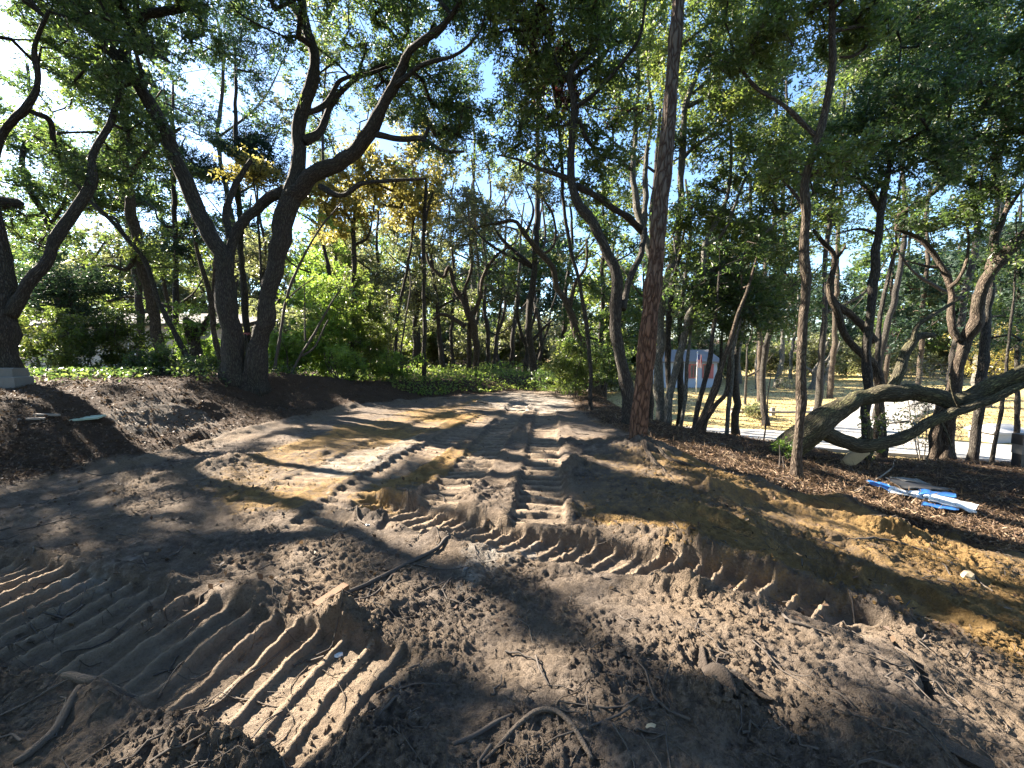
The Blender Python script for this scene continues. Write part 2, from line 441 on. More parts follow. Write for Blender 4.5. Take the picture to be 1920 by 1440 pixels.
M['leaf_dark'] = leafmat('dark_leaves', [(0, (.020, .036, .020)), (.5, (.038, .060, .029)), (1, (.075, .098, .046))], [(0, (.07, .14, .035)), (.6, (.17, .27, .055)), (1, (.38, .46, .10))], .42, .38)
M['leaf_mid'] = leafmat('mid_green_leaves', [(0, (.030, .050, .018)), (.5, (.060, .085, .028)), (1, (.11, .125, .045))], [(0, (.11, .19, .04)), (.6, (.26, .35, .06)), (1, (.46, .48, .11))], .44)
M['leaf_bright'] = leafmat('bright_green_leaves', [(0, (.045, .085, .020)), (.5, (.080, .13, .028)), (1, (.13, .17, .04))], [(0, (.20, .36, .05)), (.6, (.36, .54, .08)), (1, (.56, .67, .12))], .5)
M['leaf_olive'] = leafmat('grey_olive_leaves', [(0, (.045, .050, .030)), (.5, (.085, .090, .052)), (1, (.14, .135, .085))], [(0, (.14, .17, .06)), (.6, (.28, .31, .11)), (1, (.44, .43, .18))], .42)
M['leaf_yellow'] = leafmat('yellow_autumn_leaves', [(0, (.10, .09, .025)), (.5, (.22, .165, .035)), (1, (.33, .27, .07))], [(0, (.24, .23, .05)), (.5, (.43, .38, .09)), (1, (.58, .53, .16))], .46)
M['leaf_red'] = leafmat('dark_red_leaves', [(0, (.030, .014, .014)), (.7, (.055, .020, .018)), (1, (.16, .020, .022))], [(0, (.07, .022, .02)), (.8, (.16, .03, .02)), (1, (.42, .03, .03))], .3)
M['needle'] = leafmat('dark_evergreen_needles', [(0, (.012, .028, .020)), (.6, (.024, .046, .028)), (1, (.045, .070, .036))], [(0, (.03, .08, .04)), (1, (.12, .20, .07))], .25, .6, .3)
M['litter'] = leafmat('dead_leaf_litter', [(0, (.05, .032, .022)), (.5, (.12, .075, .048)), (.85, (.20, .135, .085)), (1, (.34, .26, .17))], [(0, (.08, .05, .03)), (1, (.3, .2, .1))], .12, .7, .3)
M['cover'] = leafmat('ground_cover_leaves', [(0, (.045, .080, .022)), (.6, (.085, .125, .035)), (1, (.15, .17, .06))], [(0, (.20, .34, .05)), (1, (.50, .58, .12))], .5)

# soil: masks r = leaf litter, g = orange sand, b = pale sand, a = lawn
def soilmat():
    m, nt, out = newmat('churned_soil')
    at = nd(nt, 'ShaderNodeAttribute', attribute_name='soil')
    sp_ = nd(nt, 'ShaderNodeSeparateColor'); nt.links.new(at.outputs['Color'], sp_.inputs[0])
    r, g, b = sp_.outputs[0], sp_.outputs[1], sp_.outputs[2]; a = at.outputs['Alpha']
    tk = nd(nt, 'ShaderNodeAttribute', attribute_name='pressed').outputs['Fac']
    tc = nd(nt, 'ShaderNodeTexCoord').outputs['Object']
    n1 = noise(nt, tc, 1.3, 5); n2 = noise(nt, tc, 9, 6, .7); n3 = noise(nt, tc, 70, 5, .75); n4 = noise(nt, tc, 260, 3, .7)
    def rag(v, k=1.1):
        q = math_(nt, 'ADD', v, math_(nt, 'MULTIPLY', math_(nt, 'SUBTRACT', n2, .5), k)); q = math_(nt, 'ADD', q, math_(nt, 'MULTIPLY', math_(nt, 'SUBTRACT', n3, .5), .8))
        mr = nt.nodes.new('ShaderNodeMapRange'); mr.interpolation_type = 'SMOOTHSTEP'; mr.inputs['From Min'].default_value = .25; mr.inputs['From Max'].default_value = .75; nt.links.new(q, mr.inputs['Value'])
        return mr.outputs[0]
    g = rag(g, 1.3); b = math_(nt, 'MULTIPLY', rag(b, 1.4), .8); r = rag(r)
    top = ramp(nt, n2, [(.28, (.082, .064, .051)), (.5, (.175, .142, .116)), (.72, (.30, .245, .198))])
    top = mixc(nt, ramp(nt, n1, [(.42, (0, 0, 0)), (.62, (.75, .75, .75))]), top, (.26, .195, .135))
    pr = ramp(nt, n2, [(.25, (.25, .185, .128)), (.75, (.40, .315, .225))])
    top = mixc(nt, math_(nt, 'MULTIPLY', tk, .75), top, pr)
    top = mixc(nt, math_(nt, 'MULTIPLY', ramp(nt, n3, [(.5, (0, 0, 0)), (.68, (1, 1, 1))]), math_(nt, 'SUBTRACT', .75, math_(nt, 'MULTIPLY', tk, .5))), top, (.058, .046, .038))
    top = mixc(nt, math_(nt, 'MULTIPLY', ramp(nt, n4, [(.55, (0, 0, 0)), (.7, (1, 1, 1))]), .35), top, (.34, .28, .225))
    orange = mixc(nt, math_(nt, 'MULTIPLY', ramp(nt, n3, [(.48, (0, 0, 0)), (.7, (1, 1, 1))]), .55), ramp(nt, n2, [(.25, (.17, .105, .045)), (.5, (.29, .185, .075)), (.75, (.43, .29, .13))]), (.12, .078, .04))
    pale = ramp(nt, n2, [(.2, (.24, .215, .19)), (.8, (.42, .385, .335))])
    lit = ramp(nt, n3, [(.3, (.038, .026, .019)), (.5, (.082, .054, .038)), (.75, (.155, .105, .068))])
    lawn = ramp(nt, noise(nt, tc, 3, 6, .7), [(.3, (.27, .23, .09)), (.5, (.46, .36, .15)), (.7, (.58, .45, .25))])
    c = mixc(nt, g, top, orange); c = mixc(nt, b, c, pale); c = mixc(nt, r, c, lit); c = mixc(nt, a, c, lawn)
    bs = nd(nt, 'ShaderNodeBsdfPrincipled'); bs.inputs['Roughness'].default_value = .95
    try: bs.inputs['Specular IOR Level'].default_value = .15
    except Exception: pass
    nt.links.new(c, bs.inputs['Base Color'])
    inv = math_(nt, 'SUBTRACT', 1.0, math_(nt, 'MULTIPLY', tk, .5))
    n5 = noise(nt, tc, 28, 6, .75)
    h = math_(nt, 'MULTIPLY', math_(nt, 'ADD', math_(nt, 'ADD', n3, math_(nt, 'MULTIPLY', n4, .4)), math_(nt, 'MULTIPLY', n5, 1.6)), inv)
    b1 = bump(nt, h, 1.0, .042)
    nt.links.new(b1, bs.inputs['Normal'])
    nt.links.new(bs.outputs[0], out.inputs[0]); return m
M['soil'] = soilmat()

def inpoly(px, py, poly):
    c = np.zeros(px.shape, bool); n = len(poly); j = n-1
    for i in range(n):
        xi, yi = poly[i]; xj, yj = poly[j]
        if yi != yj:
            c ^= ((yi > py) != (yj > py)) & (px < (xj-xi)*(py-yi)/(yj-yi)+xi)
        j = i
    return c

# ------------------------------------------------------------------ ground sheet
ORANGE = [[(1085, 870), (1180, 850), (1290, 868), (1420, 905), (1540, 930), (1720, 985), (1960, 1060), (2300, 1180), (2300, 1300), (1960, 1290), (1800, 1190), (1600, 1120), (1420, 1060), (1200, 1010), (1080, 985)],
          [(360, 905), (480, 850), (640, 800), (760, 770), (900, 748), (960, 760), (800, 815), (680, 880), (560, 960), (420, 960)],
          [(640, 930), (760, 880), (860, 830), (900, 840), (780, 920), (700, 960)]]
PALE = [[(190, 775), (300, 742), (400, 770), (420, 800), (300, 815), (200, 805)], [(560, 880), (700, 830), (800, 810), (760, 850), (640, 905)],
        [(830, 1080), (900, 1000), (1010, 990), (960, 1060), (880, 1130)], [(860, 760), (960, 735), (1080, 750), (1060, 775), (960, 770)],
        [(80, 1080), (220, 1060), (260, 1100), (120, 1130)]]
def rlit(y): return np.interp(y, [4, 5, 6.5, 8, 10, 15], [4.2, 3.5, 2.5, 1.9, 1.6, 2.2])
def build_ground():
    nc = 650
    ys = np.concatenate([np.linspace(-10, .6, 24), .6*np.exp(np.linspace(0, math.log(.98/.6), 30))[1:], .98*np.exp(np.linspace(0, math.log(17/.98), 610))[1:],
                         17*np.exp(np.linspace(0, math.log(900/17), 90))[1:]])
    wd = np.where(ys > .9, 1.5*ys+1.0, np.interp(ys, [-10, .9], [14, 2.35]))
    u = np.linspace(-1, 1, nc)
    X = u[None, :]*wd[:, None]; Y = np.repeat(ys[:, None], nc, 1)
    Z, tm, rough = hd(X, Y, True)
    x, y, z = X.ravel(), Y.ravel(), Z.ravel()
    zz = hm(x, y)
    def soft(polys):
        m = np.zeros(len(x))
        for k in range(4):
            jx = x+.22*vn(x*1.5, y*1.5, 300+k)+.10*vn(x*6, y*6, 310+k); jy = y+.22*vn(x*1.5, y*1.5, 320+k)+.10*vn(x*6, y*6, 330+k)
            px, py = proj(jx, jy, zz)
            mm = np.zeros(len(x), bool)
            for p in polys: mm |= inpoly(px, py, p)
            m += mm
        return m/4*(y > .5)
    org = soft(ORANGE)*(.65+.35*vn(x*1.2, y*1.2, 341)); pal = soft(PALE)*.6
    nn = .35*fbm(x*1.2, y*1.2, 350, 3)
    lit = sst(foot(y)+.35-x+nn, 0, .5)
    uu = x-rlit(y) + nn*1.6
    lr = sst(uu, -.3, .4)*sst(y-(4.6-.04*x), -.5, .3)*(1-soft([ORANGE[0]]))
    lit = np.maximum(lit, lr*.95); lit = np.maximum(lit, sst(y, 14.6, 16))
    lawn = (zz < -.9)*sst(y, 12.5, 14)*sst(x, 3, 6)
    lit = lit*(1-lawn)
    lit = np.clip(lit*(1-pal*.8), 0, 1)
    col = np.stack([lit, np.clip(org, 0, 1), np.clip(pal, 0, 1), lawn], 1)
    n = len(ys); i = np.arange(n-1)[:, None]*nc; j = np.arange(nc-1)[None, :]
    F = np.stack([i+j, i+j+1, i+nc+j+1, i+nc+j], 2).reshape(-1, 4)
    me = mesh('ground', np.stack([x, y, z], 1), F, M['soil'], {'soil': col, 'pressed': tm.ravel()})
    link('ground', me, kind='structure')
build_ground()

# pale concrete street on the low ground to the right, with a drive going off it
def strip(name, line, width, mat, lift=.03):
    pts = smooth2(line, 8); T = np.gradient(pts, axis=0); T /= np.linalg.norm(T, axis=1)[:, None]; N = np.stack([-T[:, 1], T[:, 0]], 1)
    cols = np.linspace(-1, 1, 9); V = []
    for c in cols:
        q = pts+N*c*width/2; V.append(np.stack([q[:, 0], q[:, 1], hm(q[:, 0], q[:, 1])+lift+.08], 1))
    V = np.stack(V, 1); n, k = V.shape[:2]
    top = V.reshape(-1, 3)
    i = np.arange(n-1)[:, None]*k; j = np.arange(k-1)[None, :]
    F = np.stack([i+j, i+j+1, i+k+j+1, i+k+j], 2).reshape(-1, 4)
    # skirt for thickness
    e0 = top.reshape(n, k, 3)[:, 0].copy(); e1 = top.reshape(n, k, 3)[:, -1].copy(); e0[:, 2] -= .15; e1[:, 2] -= .15
    b = n*k; VV = np.vstack([top, e0, e1]); r = np.arange(n-1)
    F2 = np.stack([r*k, (r+1)*k, b+r+1, b+r], 1); F3 = np.stack([r*k+k-1, b+n+r, b+n+r+1, (r+1)*k+k-1], 1)
    return link(name, mesh(name, VV, np.vstack([F, F2, F3]), mat, smooth=False), kind='structure')
M['concrete'] = plain('pale_concrete', (.36, .345, .315), .9, .3, 9, .2, .004)
strip('street', [(4.0, 17.6), (9, 16.3), (14, 14.6), (20, 12.4), (40, 6)], 3.0, M['concrete'])
strip('driveway', [(12.6, 15.0), (15.8, 18.6), (21, 23.5), (32, 30)], 2.8, M['concrete'], .045)

# ------------------------------------------------------------------ foliage
LIT = [  # openings of the canopy: patches of ground (photo outlines) that the sun reaches
    [(400, 1350), (470, 1230), (560, 1180), (690, 1150), (720, 1180), (640, 1260), (560, 1400), (480, 1470), (170, 1470), (330, 1385)],
    [(1090, 1010), (1180, 1000), (1300, 1050), (1420, 1095), (1560, 1135), (1700, 1190), (1920, 1300), (1960, 1420), (1820, 1320), (1700, 1260), (1560, 1230), (1400, 1215), (1240, 1170), (1120, 1110)],
    [(1160, 1145), (1260, 1180), (1420, 1260), (1600, 1300), (1560, 1340), (1380, 1260), (1180, 1200)],
    [(960, 1260), (1050, 1270), (1110, 1320), (1120, 1390), (1300, 1400), (1380, 1460), (1060, 1460), (980, 1380)],
    [(400, 880), (520, 850), (640, 860), (760, 830), (700, 880), (590, 930), (660, 950), (500, 985), (520, 920), (420, 910)],
    [(930, 850), (1070, 845), (1080, 880), (940, 880)], [(960, 940), (1060, 935), (1060, 965), (970, 965)],
    [(680, 955), (800, 945), (780, 980), (690, 985)], [(820, 905), (940, 905), (1000, 935), (900, 960), (800, 950)],
    [(1380, 930), (1500, 955), (1660, 985), (1830, 1030), (1900, 1080), (1810, 1050), (1640, 1005), (1480, 975)],
    [(1170, 985), (1260, 985), (1280, 1012), (1170, 1010)], [(1560, 880), (1800, 950), (1940, 1000), (1960, 1050), (1760, 990), (1600, 930)],
    [(840, 1150), (900, 1120), (940, 1170), (880, 1200)], [(380, 1090), (560, 1060), (600, 1085), (440, 1120)],
    [(860, 735), (1050, 735), (1140, 765), (1000, 775), (840, 765)], [(620, 790), (740, 765), (820, 770), (700, 800)], [(1010, 800), (1120, 790), (1140, 830), (1030, 830)],
    [(1250, 830), (1480, 870), (1520, 930), (1300, 880)], [(0, 1080), (110, 1060), (20, 1120)], [(1820, 1130), (1960, 1200), (1960, 1260), (1830, 1180)],
    [(1255, 738), (1400, 728), (1560, 738), (1700, 770), (1915, 790), (1940, 890), (1800, 872), (1540, 850), (1400, 832), (1270, 800)],
    [(620, 1150), (760, 1120), (800, 1180), (700, 1200)], [(300, 800), (420, 785), (520, 800), (420, 830)],
]
def lit_mask(p, jit=True):
    k = np.clip(p[:, 2], 0, None)/SUN[2]
    for _ in range(2):
        gx = p[:, 0]-k*SUN[0]; gy = p[:, 1]-k*SUN[1]
        k = np.clip(p[:, 2]-hm(gx, np.clip(gy, 0, 80)), 0, None)/SUN[2]
    gx = p[:, 0]-k*SUN[0]; gy = p[:, 1]-k*SUN[1]
    ok = (gy > .7) & (p[:, 2] > .35)
    gy_ = np.where(gy > .7, gy, .7)
    if jit:
        gx = gx+.10*vn(gx*2.3, gy*2.3, 401)+.04*vn(gx*9, gy*9, 402); gy_ = gy_+.10*vn(gx*2.3, gy*2.3, 403)
    px, py = proj(gx, gy_, hm(gx, gy_))
    m = np.zeros(len(p), bool)
    for ox, oy in ((0, 0), (.13, .13), (-.13, .13), (.13, -.13), (-.13, -.13)):
        px, py = proj(gx+ox, gy_+oy, hm(gx, gy_)) if ox else (px, py)
        for q in LIT: m |= inpoly(px, py, q)
    sa = gx*SUN[0]/.857+gy_*SUN[1]/.857; sb = gx*SUN[1]/.857-gy_*SUN[0]/.857
    m |= (vn(sa*.75, sb*1.7, 411)+.6*vn(sa*2.2, sb*4.2, 412) > .45) & (gy_ > 2.5) & (gx > foot(gy_)+.2)
    m &= ok
    for a, b, r in LITSEG:                     # stretches of trunk that stand in the sun
        u = b-a; w0 = p-a; A_ = u@u; B_ = u@SUN; D_ = w0@u; E_ = w0@SUN; den = A_-B_*B_
        t = np.clip((D_-B_*E_)/den, 0, 1); k2 = E_-t*B_
        q = w0-t[:, None]*u-k2[:, None]*SUN
        m |= (np.sqrt((q*q).sum(1)) < r) & (k2 > .2)
    return m
LITSEG = [(P(1212, 660, 6.45), P(1250, 250, 6.45), .34), (P(1500, 700, 6.35), P(1512, 420, 6.35), .2), (P(1560, 780, 7.9), P(1640, 735, 7.9), .3), (P(1785, 760, 10.2), P(1850, 520, 10.0), .35),
          (P(1850, 725, 7.6), P(1930, 695, 7.4), .3), (P(1700, 820, 7.5), P(1860, 745, 7.4), .25), (P(1262, 720, 10.2), P(1310, 540, 10.2), .2), (P(1165, 560, 8.6), P(1150, 480, 8.6), .2)]
def norm(v): return v/(np.linalg.norm(v, axis=-1, keepdims=True)+1e-9)
def leaves(pos, L, W, name, mat, off, droop=0.0, tint=None, up=.35, carve=True, rg=rng, tri=False):
    n0 = len(pos)
    if carve:
        keep = ~(lit_mask(pos) & (rg.random(n0) < .997)); keep[:12] = True; pos = pos[keep]
        if tint is not None: tint = tint[keep]
    n = len(pos)
    ax = norm(rg.normal(size=(n, 3))*np.array([1, 1, .7]) + np.array([0, 0, -droop]))
    nr = norm(rg.normal(size=(n, 3)) + np.array([0, 0, up*2])); sd = norm(np.cross(ax, nr)); nr = np.cross(sd, ax)
    l = L*(.6+.8*rg.random(n))[:, None]; ww = W*(.7+.6*rg.random(n))[:, None]*.5
    cup = (rg.random(n)-.25)[:, None]*.35
    v0 = pos-ax*l*.5; v2 = pos+ax*l*.5-nr*l*.12; v1 = pos+sd*ww+nr*ww*cup*2-ax*l*.06; v3 = pos-sd*ww+nr*ww*cup*2-ax*l*.06
    V = np.stack([v0, v1, v2, v3], 1).reshape(-1, 3)-np.asarray(off)
    if tint is None: tint = rg.random(n)
    if tri:                                   # small in the picture: one pointed face for each leaf
        V = np.stack([v0+sd*ww*.55, v2, v0-sd*ww*1.0+ax*l*.35], 1).reshape(-1, 3)-np.asarray(off)
        return mesh(name, V, np.arange(n*3).reshape(-1, 3), mat, {'tint': np.repeat(np.clip(tint, 0, 1), 3)}, smooth=False)
    b = np.arange(n)[:, None]*4
    F = np.vstack([b+np.array([0, 1, 2]), b+np.array([0, 2, 3])])
    t = np.repeat(np.clip(tint, 0, 1), 4)
    return mesh(name, V, F, mat, {'tint': t}, smooth=False)

# ------------------------------------------------------------------ trees
NLK = 2.65
class Tree:
    def __init__(s, name, label, base, d=None, cat='tree', mat='oak', group=None, d_extra=0):
        if d is None: g = G(*base); s.d0 = g[1]
        else: s.d0 = d
        b = P(base[0], base[1], s.d0)
        s.base = np.array([b[0], b[1], min(b[2], float(hm(b[0], b[1]))+.05)])
        s.root = empty(name, s.base, label, cat, group); s.mat = mat
        s.nodes = []; s.tips = []; s.rg = np.random.default_rng(abs(hash((base, 11))) % (2**31))
        s.crown = []; s.kbase = base
        s.seed = (base[0]*.37+base[1]*.11) % 17
    def px(s, pts):
        out = []
        for q in pts:
            d = s.d0+(q[2] if len(q) > 3 else 0); w_ = q[-1]
            v = P(q[0], q[1], d); a = (q[0]-960)/FPX; b = (q[1]-720)/FPX
            out.append([*v, max(.004, (.78 if w_ > 26 else .84 if w_ > 14 else .9)*w_*.5*d/FPX/math.sqrt(1+a*a+.4*b*b))])
        return np.array(out)
    def limb(s, pts, part='limb', ns=10, lump=.10, flare=0, step=None, ground=False, mat=None, world=False, wig=0.0, crook=.34):
        p = np.array(pts, float) if world else s.px(pts)
        if ground:
            g = p[0].copy(); g[2] = min(float(hm(g[0], g[1]))-.25, g[2]-.25); g[3] *= 1.05
            p = np.vstack([g, p])
        q = smooth_path(p, 6)
        rr = float(q[:, 3].max())
        q = resample(q, step or max(.05, min(.25, rr*.9)))
        if part == 'limb' or part == 'trunk':
            sl_ = np.concatenate([[0], np.cumsum(np.linalg.norm(np.diff(q[:, :3], axis=0), axis=1))]); am = crook*np.clip(q[:, 3], .01, .16)*sst(sl_, 0, .5)
            for c_ in range(3): q[:, c_] += am*(vn(sl_*1.7+s.seed*3, sl_*0+c_*7+len(s.nodes), 511)+.5*vn(sl_*4.3, sl_*0+c_*5+s.seed, 512))
            q[:, 3] *= 1+.12*vn(sl_*3.1+s.seed, sl_*0+len(s.nodes), 513)
        if wig:
            t = np.arange(len(q))*.35; a = wig*np.clip(np.arange(len(q))/8, 0, 1)
            q[:, 0] += a*vn(t+s.seed, t*0, 501); q[:, 1] += a*vn(t+s.seed+9, t*0, 502)
        V, F, B = tube(q, ns, lump, s.seed+len(s.nodes), flare)
        a = Acc(); a.add(V, F, B)
        link(part, a.build(part, M[mat or s.mat], s.base), s.root)
        s.nodes.append(q[::max(1, int(.25/(step or .2)))])
        s.nodes.append(q[-1:]); return q
    def blob(s, px, py, dd, rx, ry, rd, n):
        d = s.d0+dd; c = P(px, py, d); k = d/FPX
        s.blobw(c, rx*k, rd, ry*k, n)
    def blobw(s, c, rx, rd, ry, n):
        v = s.rg.normal(size=(n, 3)); v = v/np.linalg.norm(v, axis=1)[:, None]*(s.rg.random(n)**(1/2.4))[:, None]
        s.crown.append(np.asarray(c)+v*np.array([rx, rd, ry]))
    def grow(s, leafmat='leaf_dark', L=.085, W=None, nl=60, cr=.42, twigs=5, bare=0.0, rmin=.006, tipr=.0035, droop=0., mat=None, carve=True, tint0=0., flat=.75, wander=.16, twn=4):
        nl = int(nl*NLK); L = L*1.08; rg = s.rg; N = np.vstack(s.nodes)
        cs = np.vstack(s.crown) if s.crown else np.zeros((0, 3))
        gz = hm(cs[:, 0], cs[:, 1]); cs = cs[cs[:, 2] > gz+.25]
        if carve and len(cs): cs = cs[~(lit_mask(cs) & (rg.random(len(cs)) < .97))]
        cap = len(N)+len(cs)*6+10
        pos = np.zeros((cap, 3)); rad = np.zeros(cap); par = -np.ones(cap, int); cnt = np.zeros(cap)
        n0 = len(N); pos[:n0] = N[:, :3]; rad[:n0] = N[:, 3]; n = n0
        cen = N[:, :3].mean(0)
        # nearest to the woody frame first, so that branches grow outwards
        dm = np.min(np.linalg.norm(cs[:, None]-N[None, ::max(1, len(N)//60), :3], axis=2), axis=1) if len(cs) else []
        order = np.argsort(dm); chains = []
        for ci in order:
            c = cs[ci]
            dv = pos[:n]-c; dist = np.sqrt((dv*dv).sum(1))+.35*np.maximum(dv[:, 2], 0)
            k = int(dist.argmin()); a = pos[k].copy(); l = np.linalg.norm(c-a)
            m = int(np.clip(l/.35, 1, 6)); idx = [k]
            bend = rg.normal(size=3)*l*wander; bend[2] += .08*l
            for i in range(1, m+1):
                if n >= cap: break
                t = i/m
                q = a+(c-a)*t+bend*math.sin(math.pi*t)+(rg.normal(size=3)*.05*l if i < m else 0)
                pos[n] = q; par[n] = idx[-1]; idx.append(n); n += 1
            chains.append(idx)
        # pipe model
        for ch in reversed(chains):
            cnt[ch[-1]] += 1
        for i in range(n-1, n0-1, -1):
            if par[i] >= n0: cnt[par[i]] += cnt[i]
        R = np.where(np.arange(n) < n0, rad[:n], np.maximum(rmin, .0080*np.maximum(cnt[:n], 1)**.52*(L/.085)**.5))
        mc = np.zeros(n); ii_ = np.arange(n0, n); np.maximum.at(mc, par[ii_], R[ii_])
        A = Acc()
        for ch in chains:
            if len(ch) < 2: continue
            if ch[-1] >= n0 and len(ch) > 1:
                e_ = ch[-1]; R[e_] = min(R[e_], mc[e_]*1.15) if mc[e_] > 0 else R[e_]*.7
                for q_ in reversed(ch[1:-1]): R[q_] = min(R[q_], max(R[ch[ch.index(q_)+1]]*1.35, mc[q_]))
            r = R[ch].copy(); r[0] = min(r[0]*.8, r[1]*1.25) if ch[0] < n0 else min(r[0], r[1]*1.3)
            pth = np.column_stack([pos[ch], r])
            V, F, B = tube(pth, 5 if r[0] > .012 else 4, 0, 0, 0, cap=False); A.add(V, F, B)
        # twigs round every shoot end
        nc = len(cs)
        nc = len(cs)
        if nc and twigs:
            T0 = np.repeat(cs, twigs, 0); dr = norm(rg.normal(size=(len(T0), 3))*np.array([1, 1, flat])+np.array([0, 0, .1-droop]))
            ln = cr*(.5+.7*rg.random(len(T0)))[:, None]; T1 = T0+dr*ln; mid = (T0+T1)/2+rg.normal(size=T0.shape)*.12*ln
            keep = ~(lit_mask(mid) & (rg.random(len(mid)) < .93)) if carve else np.ones(len(mid), bool)
            sd = norm(np.cross(dr, rg.normal(size=dr.shape))); up_ = np.cross(dr, sd)
            keep[:3] = True; q0, q1, q2, s1, u1 = T0[keep], mid[keep], T1[keep], sd[keep], up_[keep]; tr = tipr*(L/.085)**.5
            V = np.stack([q0+s1*tr*1.7, q0-s1*tr*1.7, q1+s1*tr*1.2+u1*tr, q1-s1*tr*1.2+u1*tr, q2], 1).reshape(-1, 3)
            b = np.arange(len(q0))[:, None]*5
            F4 = b+np.array([0, 1, 3, 2]); F3 = b+np.array([2, 3, 4])
            A.add(V, [F4, F3])
        if A.n:
            link('branches', A.build('branches', M[mat or s.mat], s.base), s.root, kind='stuff')
        if nc == 0: return s
        if nc and nl:
            tot = nl*nc; t = rg.integers(0, max(1, len(T0)) if twigs else nc, tot)
            if twigs:
                f = rg.random(tot)[:, None]**.7; p = T0[t]*(1-f)**2+2*f*(1-f)*mid[t]+T1[t]*f*f + rg.normal(size=(tot, 3))*cr*.13
                cl = (t//twigs)
            else:
                p = cs[t]+rg.normal(size=(tot, 3))*cr*np.array([.6, .6, .6*flat]); cl = t
            ct = rg.random(nc)
            if bare: 
                kp = ct[cl] > bare; p = p[kp]; cl = cl[kp]
            tint = .45*rg.random(len(p))+.55*ct[cl]+tint0
            link('foliage', leaves(p, L, (W or L*.46)*1.25, 'foliage', M[leafmat], s.base, droop, tint, carve=carve, rg=rg, tri=True), s.root, kind='stuff')
        return s
# ---- 1 twin-stemmed oak on the left bank
t = Tree('oak_tree', 'big dark oak forking low into two thick stems on the left bank', (452, 712), d=10.2)
t.limb([(440, 712, 0, 62), (432, 640, 0, 58), (425, 560, 0, 52), (415, 470, 0, 46), (372, 390, 0, 42), (332, 290, -.2, 40), (285, 200, -.4, 38), (215, 100, -.6, 36), (140, 0, -.9, 32), (60, -110, -1.2, 26), (-30, -220, -1.6, 18)], 'trunk', 20, .10, .35, ground=True)
t.limb([(474, 712, .1, 56), (488, 640, .1, 48), (505, 560, .1, 46), (520, 480, .1, 46), (535, 410, .1, 50), (548, 360, .1, 46), (560, 300, .1, 38), (556, 240, .1, 32), (572, 180, .1, 34), (594, 125, 0, 28), (580, 60, 0, 24), (545, 0, 0, 20), (500, -80, 0, 14)], 'trunk', 20, .10, .3, ground=True)
t.limb([(545, 370, .1, 44), (590, 330, 0, 38), (640, 300, -.2, 34), (690, 250, -.4, 32), (715, 195, -.6, 28), (740, 150, -.8, 24), (765, 100, -1, 18), (830, 50, -1.3, 13), (880, -20, -1.6, 9)], 'limb', 14)
t.limb([(425, 520, 0, 34), (432, 470, .2, 30), (450, 425, .3, 24), (480, 395, .3, 24), (512, 368, .2, 26), (530, 362, .1, 30)], 'limb', 12)
t.limb([(432, 450, .3, 20), (425, 400, .5, 18), (440, 350, .8, 14), (470, 300, 1, 9)], 'limb', 8)
t.limb([(225, 110, -.6, 30), (255, 40, -.4, 26), (320, 20, -.2, 22), (360, 0, 0, 16), (400, -40, .2, 10)], 'limb', 10)
t.limb([(695, 250, -.4, 14), (740, 258, -.5, 12), (790, 262, -.7, 10), (830, 283, -.9, 8), (870, 285, -1, 5)], 'limb', 8)
t.limb([(570, 265, .1, 22), (600, 245, .3, 18), (618, 205, .5, 15), (650, 160, .7, 12), (700, 130, .9, 10), (760, 100, 1, 6)], 'limb', 8)
t.limb([(568, 215, .1, 14), (610, 195, .3, 12), (640, 150, .4, 10), (700, 135, .5, 8), (770, 105, .6, 5)], 'limb', 8)
t.limb([(600, 350, 0, 16), (640, 365, -.2, 12), (680, 345, -.4, 10), (730, 340, -.6, 8), (800, 335, -.8, 5)], 'limb', 8)
t.limb([(580, 60, 0, 16), (568, 0, .2, 14), (575, -80, .3, 9)], 'limb', 8)
t.limb([(740, 160, -.8, 14), (790, 125, -1, 10), (860, 100, -1.4, 7), (900, 60, -1.6, 4)], 'limb', 8)
for b in [(770, 90, .5, 150, 110, 1.9, 120), (830, 215, .1, 95, 80, 1.4, 75), (650, 60, .2, 150, 100, 2, 80), (600, 170, .8, 90, 90, 1.5, 36), (470, 60, .5, 110, 90, 2, 60), (300, 60, 1.4, 150, 100, 1.6, 80), (100, 40, 1.2, 140, 110, 1.6, 80), (780, 300, -.8, 80, 35, 1, 26), (640, -140, 0, 420, 110, 3.5, 170), (60, -130, -1, 300, 120, 3, 120), (900, -40, -1.5, 90, 70, 1.5, 40)]:
    t.blob(*b)
for c, rx, rd, rz, n in [((-4.5, 6, 9.5), 3.6, 3, 1.3, 90), ((-1.0, 4.0, 10.5), 3.4, 3, 1.2, 80), ((-1.5, 9, 11), 4, 3.5, 1.5, 90), ((-9.0, 11, 12), 4, 3.5, 1.6, 80)]: t.blobw(c, rx, rd, rz, n)  # overhead crown out of view, added to lower the ambient light
t.grow('leaf_dark', L=.082, nl=58, cr=.46, twigs=6)

